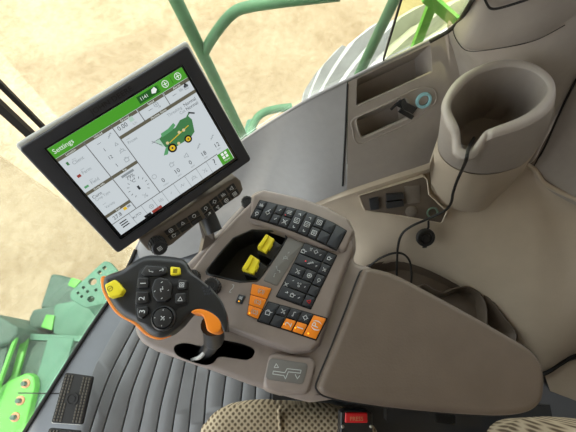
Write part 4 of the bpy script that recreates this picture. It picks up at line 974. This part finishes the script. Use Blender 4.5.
# ------------------------------------------------------------------ seat and buckle
def softbox(fr, poly, h0, h1, bev): return MB().slab(fr, poly, h0, h1, bev, seg=8)
ds = thing('driver_seat', 'beige woven fabric driver seat with dark diamond dots', 'seat', (.08, -.3, 0))
HC = horiz(.50)
ce = [HC.px(*p) for p in [(196, 440), (203, 424), (216, 411), (236, 405.5), (262, 403.5), (290, 405), (318, 407), (340, 409), (362, 416), (380, 432), (384, 455)]]
cpoly = smooth2(ce + [(.20, -.25), (.24, -.52), (-.10, -.52), (-.155, -.42), (-.165, -.25)], 4)
b = softbox(HC, cpoly, -.13, .0, .035)
b.build('seat_cushion', M['fabric'], ds, smooth=60)
b = MB(); b.tube(catmull([at(281.5, 405, .497), at(279, 411, .499), at(279.5, 420, .501), at(281, 432, .501)], 5, closed=False), .0035, n=8); b.build('seam_piping', M['fabric'], ds)
G = []
for z, dx, k in ((.46, .0, .96), (.54, .0, 1.0), (.62, .02, 1.0), (.75, .04, .99), (.95, .07, .95), (1.05, .10, .8)):
    c = (.425 + dx, -.30); G.append([Vector((c[0] + .095 * k * math.copysign(abs(math.cos(t)) ** .6, math.cos(t)), c[1] + .232 * k * math.copysign(abs(math.sin(t)) ** .45, math.sin(t)), z)) for t in [2 * math.pi * i / 36 for i in range(36)]])
b = MB(); b.rings(G, 0, cap0=True); b.build('backrest', M['fabric'], ds, smooth=60)
b = MB(); b.box((.24, -.28, .20), .56, .44, .38); b.build('seat_base', M['black'], ds)  # black box widened to put in the darkness of the gap beside the seat
sb = thing('seat_buckle', 'black seat belt buckle with a red release button', 'buckle', at(356, 425, .50))
HK = horiz(.60)
b = MB(); b.slab(HK, rounded(HK.pxs([(340.5, 412), (345, 409.5), (367.5, 410), (372.5, 413), (373.5, 450), (340, 450)]), .002), -.035, 0, .003)
b.build('buckle_body', M['black'], sb)
b = MB(); HK2 = horiz(.604); b.slab(HK2, rounded(HK2.pxs([(345.5, 412.5), (367.5, 412.5), (368, 423), (345, 423)]), .002), -.006, 0, .002)
a, q = HK2.px(356.5, 419); b.text(HK2, 'PRESS', a, q, .008, 0, .0003, 1); b.build('release_button', [M['red'], M['copper']], sb)
for x in (342.6, 371):
    a, q = HK.px(x, 426.5); b = MB(); b.lathe(HK, a, q, [(.0025, 0), (.0025, .001), (.001, .0018), (.0002, .0018)], n=14); b.build('rivet', M['steel'], sb)
b = MB(); b.bar(at(356, 440, .58), (at(356, 440, .58) + Vector((.0, .0, -.25))), .04, .012, up=(0, 1, 0)); b.build('buckle_strap', M['rubber'], sb)

# ------------------------------------------------------------------ outside: rails, tyre, front machinery
def rail(pts, r, m, name, label, cat='handrail', n=12):
    b = MB(); b.tube(catmull(pts, 5, closed=False), r, n=n); return tag(b.build(name, M[m]), label, cat)
Y1 = .98
def gz(p, z=GZ): return Vector((p.x, p.y, z))
pA, pB = aty(168, -16, Y1), aty(242, 134, Y1); dAB = (pB - pA).normalized()
rr_ = thing('handrail', 'long green tubular handrail with curved arm behind the display', 'handrail', gz(pB + dAB * 1.0))
b = MB(); b.tube([pA - dAB * .3, pA, pB, pB + dAB * 1.75], .0195, n=14); b.build('post', M['greenpaint'], rr_)
b = MB(); b.tube(catmull([aty(203, 55, Y1), aty(211, 40, Y1), aty(224, 22, Y1), aty(236, 11, Y1), aty(250, 6.5, Y1), aty(275, 2.5, Y1), aty(300, -.5, Y1), aty(340, -5, Y1)], 5, closed=False), .0165, n=14); b.build('arm', M['greenpaint'], rr_)
p0, p1 = aty(398, -8, .95), aty(358, 76, .95); d_ = (p1 - p0).normalized()
rail([p0 - d_ * .3, p0, p1, p1 + d_ * 1.9], .0155, 'greenpaint', 'grab_rail', 'straight dark green grab rail in front of the dusty tyre')
lg = thing('ladder_frame', 'bright green braced frame seen through the yellow tinted window', 'frame', gz(aty(430, 30, 1.0)))
b = MB(); q0, q1 = aty(437, -8, 1.0), aty(408, 66, 1.0); d_ = (q1 - q0).normalized(); b.bar(q0, q1 + d_ * 1.7, .026, .02, up=(0, 1, 0)); b.build('upright', M['greenbright'], lg)
b = MB(); b.bar(aty(426, -4, .985), aty(468, 32, .985), .030, .02, up=(0, 1, 0)); b.build('brace', M['greenbright'], lg)
lp = thing('step_loop', 'low green looped step rail beside the lower window corner', 'step', gz(at(262, 130, -.9)))
b = MB(); b.tube(catmull([at(240, 155, -.9), at(248, 138, -.9), at(255, 121, -.9), at(263, 113, -.9), at(276, 109, -.9), at(292, 107, -.9)], 5, closed=False), .024, n=12); b.build('loop', M['greenpaint'], lp)
b = MB(); HG = horiz(-1.0); b.slab(HG, rounded(HG.pxs([(238, 150), (247, 119), (256, 117), (250, 142), (275, 140), (270, 160)]), .02), -1.0, 0, .01); b.build('step_board', M['greenteal'], lp)
# tyre
TC = Vector((1.0, 1.38, -1.1)); TR_, TW = .86, .56
ty = thing('tyre', 'large dust covered drive tyre with deep lugs outside the side window', 'tyre', (TC.x, TC.y, GZ))
b = MB(); prof = [(-.5, .60), (-.5, .90), (-.40, .98), (-.2, 1.0), (.2, 1.0), (.40, .98), (.5, .90), (.5, .60)]
b.rings([[TC + Vector((math.cos(t) * TR_ * r, TW * y, math.sin(t) * TR_ * r)) for y, r in prof] for t in [2 * math.pi * i / 64 for i in range(64)] + [0]], 0, cap1=False); b.build('carcass', M['tyre'], ty, recalc=True)
NL = 24
for side in (-1, 1):
    for i in range(NL):
        t0_ = 2 * math.pi * (i + (.5 if side > 0 else 0)) / NL; L = []
        for k in range(5):
            s = k / 4; y = side * (.02 + .49 * s) * TW; tt = t0_ - .5 * s; rb = TR_ * (.96 if s < .9 else .90); rt = TR_ * (1.085 if s < .9 else 1.04); hw, tw = .042, .026
            f = lambda rad, off: TC + Vector((math.cos(tt + off / TR_) * rad, y, math.sin(tt + off / TR_) * rad))
            L.append([f(rb, -hw), f(rb, hw), f(rt, tw), f(rt, -tw)])
        if math.sin(t0_) > -.35 and math.cos(t0_) < .75:
            bm_ = MB(); bm_.rings(L, 0, cap0=True, cap1=True); bm_.build('lug', M['tyre'], ty, smooth=20, recalc=True)
b = MB(); b.rings([[TC + Vector((math.cos(t) * TR_ * r, TW * y, math.sin(t) * TR_ * r)) for t in [2 * math.pi * i / 40 for i in range(40)]] for y, r in ((-.45, .62), (-.3, .55), (-.1, .5), (-.1, .1))]); b.build('rim', M['yellow'], ty)

# front machinery under the windscreen
def plateobj(parent, name, px, z, th, m, bev=.01, r=.01):
    H = horiz(z); b = MB(); b.slab(H, rounded(H.pxs(px), r, 4), -th, 0, bev); return b.build(name, M[m], parent, recalc=True)
pf = thing('perforated_bracket', 'teal green bracket plate with square and round holes below the windscreen', 'bracket', gz(at(95, 285, -.8)))
o = plateobj(pf, 'bracket_plate', [(104, 260.5), (110, 262), (124, 278), (120, 300), (85, 308), (70, 299), (70, 292)], -.80, .03, 'greenteal', .006, .03)
Hh = horiz(-.80); cs = []
for cx, cy, r in ((104.5, 268, 2.6), (99.5, 272.5, 2.6)): cs.append(MB().slab(Hh, rounded(Hh.pxs([(cx - r, cy - .3), (cx + .6, cy - r), (cx + r, cy + .3), (cx - .6, cy + r)]), .003), -.1, .1))
for cx, cy, r in ((83.5, 287.5, 2.0), (78, 293, 1.9), (87.5, 291.5, 1.9), (81.5, 296.5, 1.9), (96, 290, 1.9)): cs.append(MB().slab(Hh, Hh.pxs([(cx - r, cy - .2), (cx + .4, cy - r), (cx + r, cy + .2), (cx - .4, cy + r)]), -.1, .1))
for cx, cy, rx in ((92.5, 281.5, 4.6), (91, 299, 4.0)): cs.append(MB().slab(Hh, Hh.pxs([(cx + rx * math.cos(t * .52) * .9 + rx * .3 * math.sin(t * .52), cy + rx * .72 * math.sin(t * .52) - rx * .35 * math.cos(t * .52)) for t in range(12)]), -.1, .1))
cut(o, *cs)
b = MB(); b.bar(at(98, 300, -.83), at(112, 318, -.97), .1, .05); b.build('bracket_arm', M['greenteal'], pf)
h_ = thing('feeder_housing', 'dusty dark green feeder housing panels in front of the floor edge', 'feeder housing', gz(at(60, 320, -1.0)))
plateobj(h_, 'upper_panel', [(50.5, 273), (62, 275), (83, 281), (100, 300), (95, 318), (70, 316), (39, 308)], -1.05, .95, 'greendark', .02, .02)
plateobj(h_, 'green_patch', [(71.5, 277.5), (81, 280.5), (74.5, 288), (68, 285)], -1.045, .012, 'greenbright', .001, .003)  # brighter green patch on the dark panel
plateobj(h_, 'lower_panel', [(32, 309.5), (72, 301), (110, 296), (130, 310), (112, 334), (32, 329), (28, 326), (28, 318)], -1.0, 1.0, 'greendark', .02, .02)
plateobj(h_, 'side_panel', [(54, 304.5), (80, 300), (112, 298), (122, 320), (100, 345), (53, 334)], -.985, .02, 'greenteal', .006, .02)
plateobj(h_, 'green_patch', [(46, 314.5), (54.5, 315.5), (51.5, 330.5), (41, 327)], -.975, .012, 'greenbright', .001, .003)  # second brighter green patch, on the lower panel
fb = thing('front_frame', 'bright green front frame with bolted plate at the lower left corner', 'frame', gz(at(20, 400, -.9)))
plateobj(fb, 'main_beam', [(19, 339), (74, 341), (98, 349), (60, 440), (-15, 440)], -.93, 1.07, 'greendark', .01, .01)
plateobj(fb, 'bright_strip', [(17, 335.5), (29, 335.5), (19, 372), (8, 432), (-8, 440)], -.915, .03, 'greenbright', .005, .004)
plateobj(fb, 'top_strip', [(30, 333.5), (100, 336.5), (98, 342), (29, 340)], -.91, .03, 'greenteal', .004, .004)
plateobj(fb, 'window_strip', [(48, 337), (74, 338), (45, 432), (22, 440), (30, 400)], -.905, .03, 'greenteal', .004, .004)
plateobj(fb, 'bolted_plate', [(-20, 402), (8, 381), (27, 372.5), (34, 377), (35, 386), (22, 440), (-20, 440)], -.86, .05, 'greenbright', .008, .03)
for px, py in ((26, 383.5), (20.5, 400.5), (15.5, 417)):
    Hb = horiz(-.86); a, q = Hb.px(px, py); b = MB(); b.lathe(Hb, a, q, [(.021, 0), (.021, .006), (.019, .008), (.001, .008)], m=0, n=24)
    b.rings([[Hb.w(a + .0115 * math.cos(k * math.pi / 3), q + .0115 * math.sin(k * math.pi / 3), h) for k in range(6)] for h in (.008, .030)], 1)
    b.build('bolt', [M['copper'], M['greendark']], fb)
plateobj(fb, 'dark_box', [(-12, 312), (-1, 316), (17, 327), (17, 334), (10, 341), (-12, 350)], -.80, .5, 'greendark', .01, .006)
plateobj(fb, 'dark_beam', [(-14, 345), (12, 338), (2, 375), (-20, 410)], -.84, .4, 'greendark', .01, .006)
plateobj(fb, 'edge_strip', [(13.5, 337), (16.5, 337), (3, 374), (-6, 400), (-9, 400)], -.82, .02, 'greenbright', .002, .002)
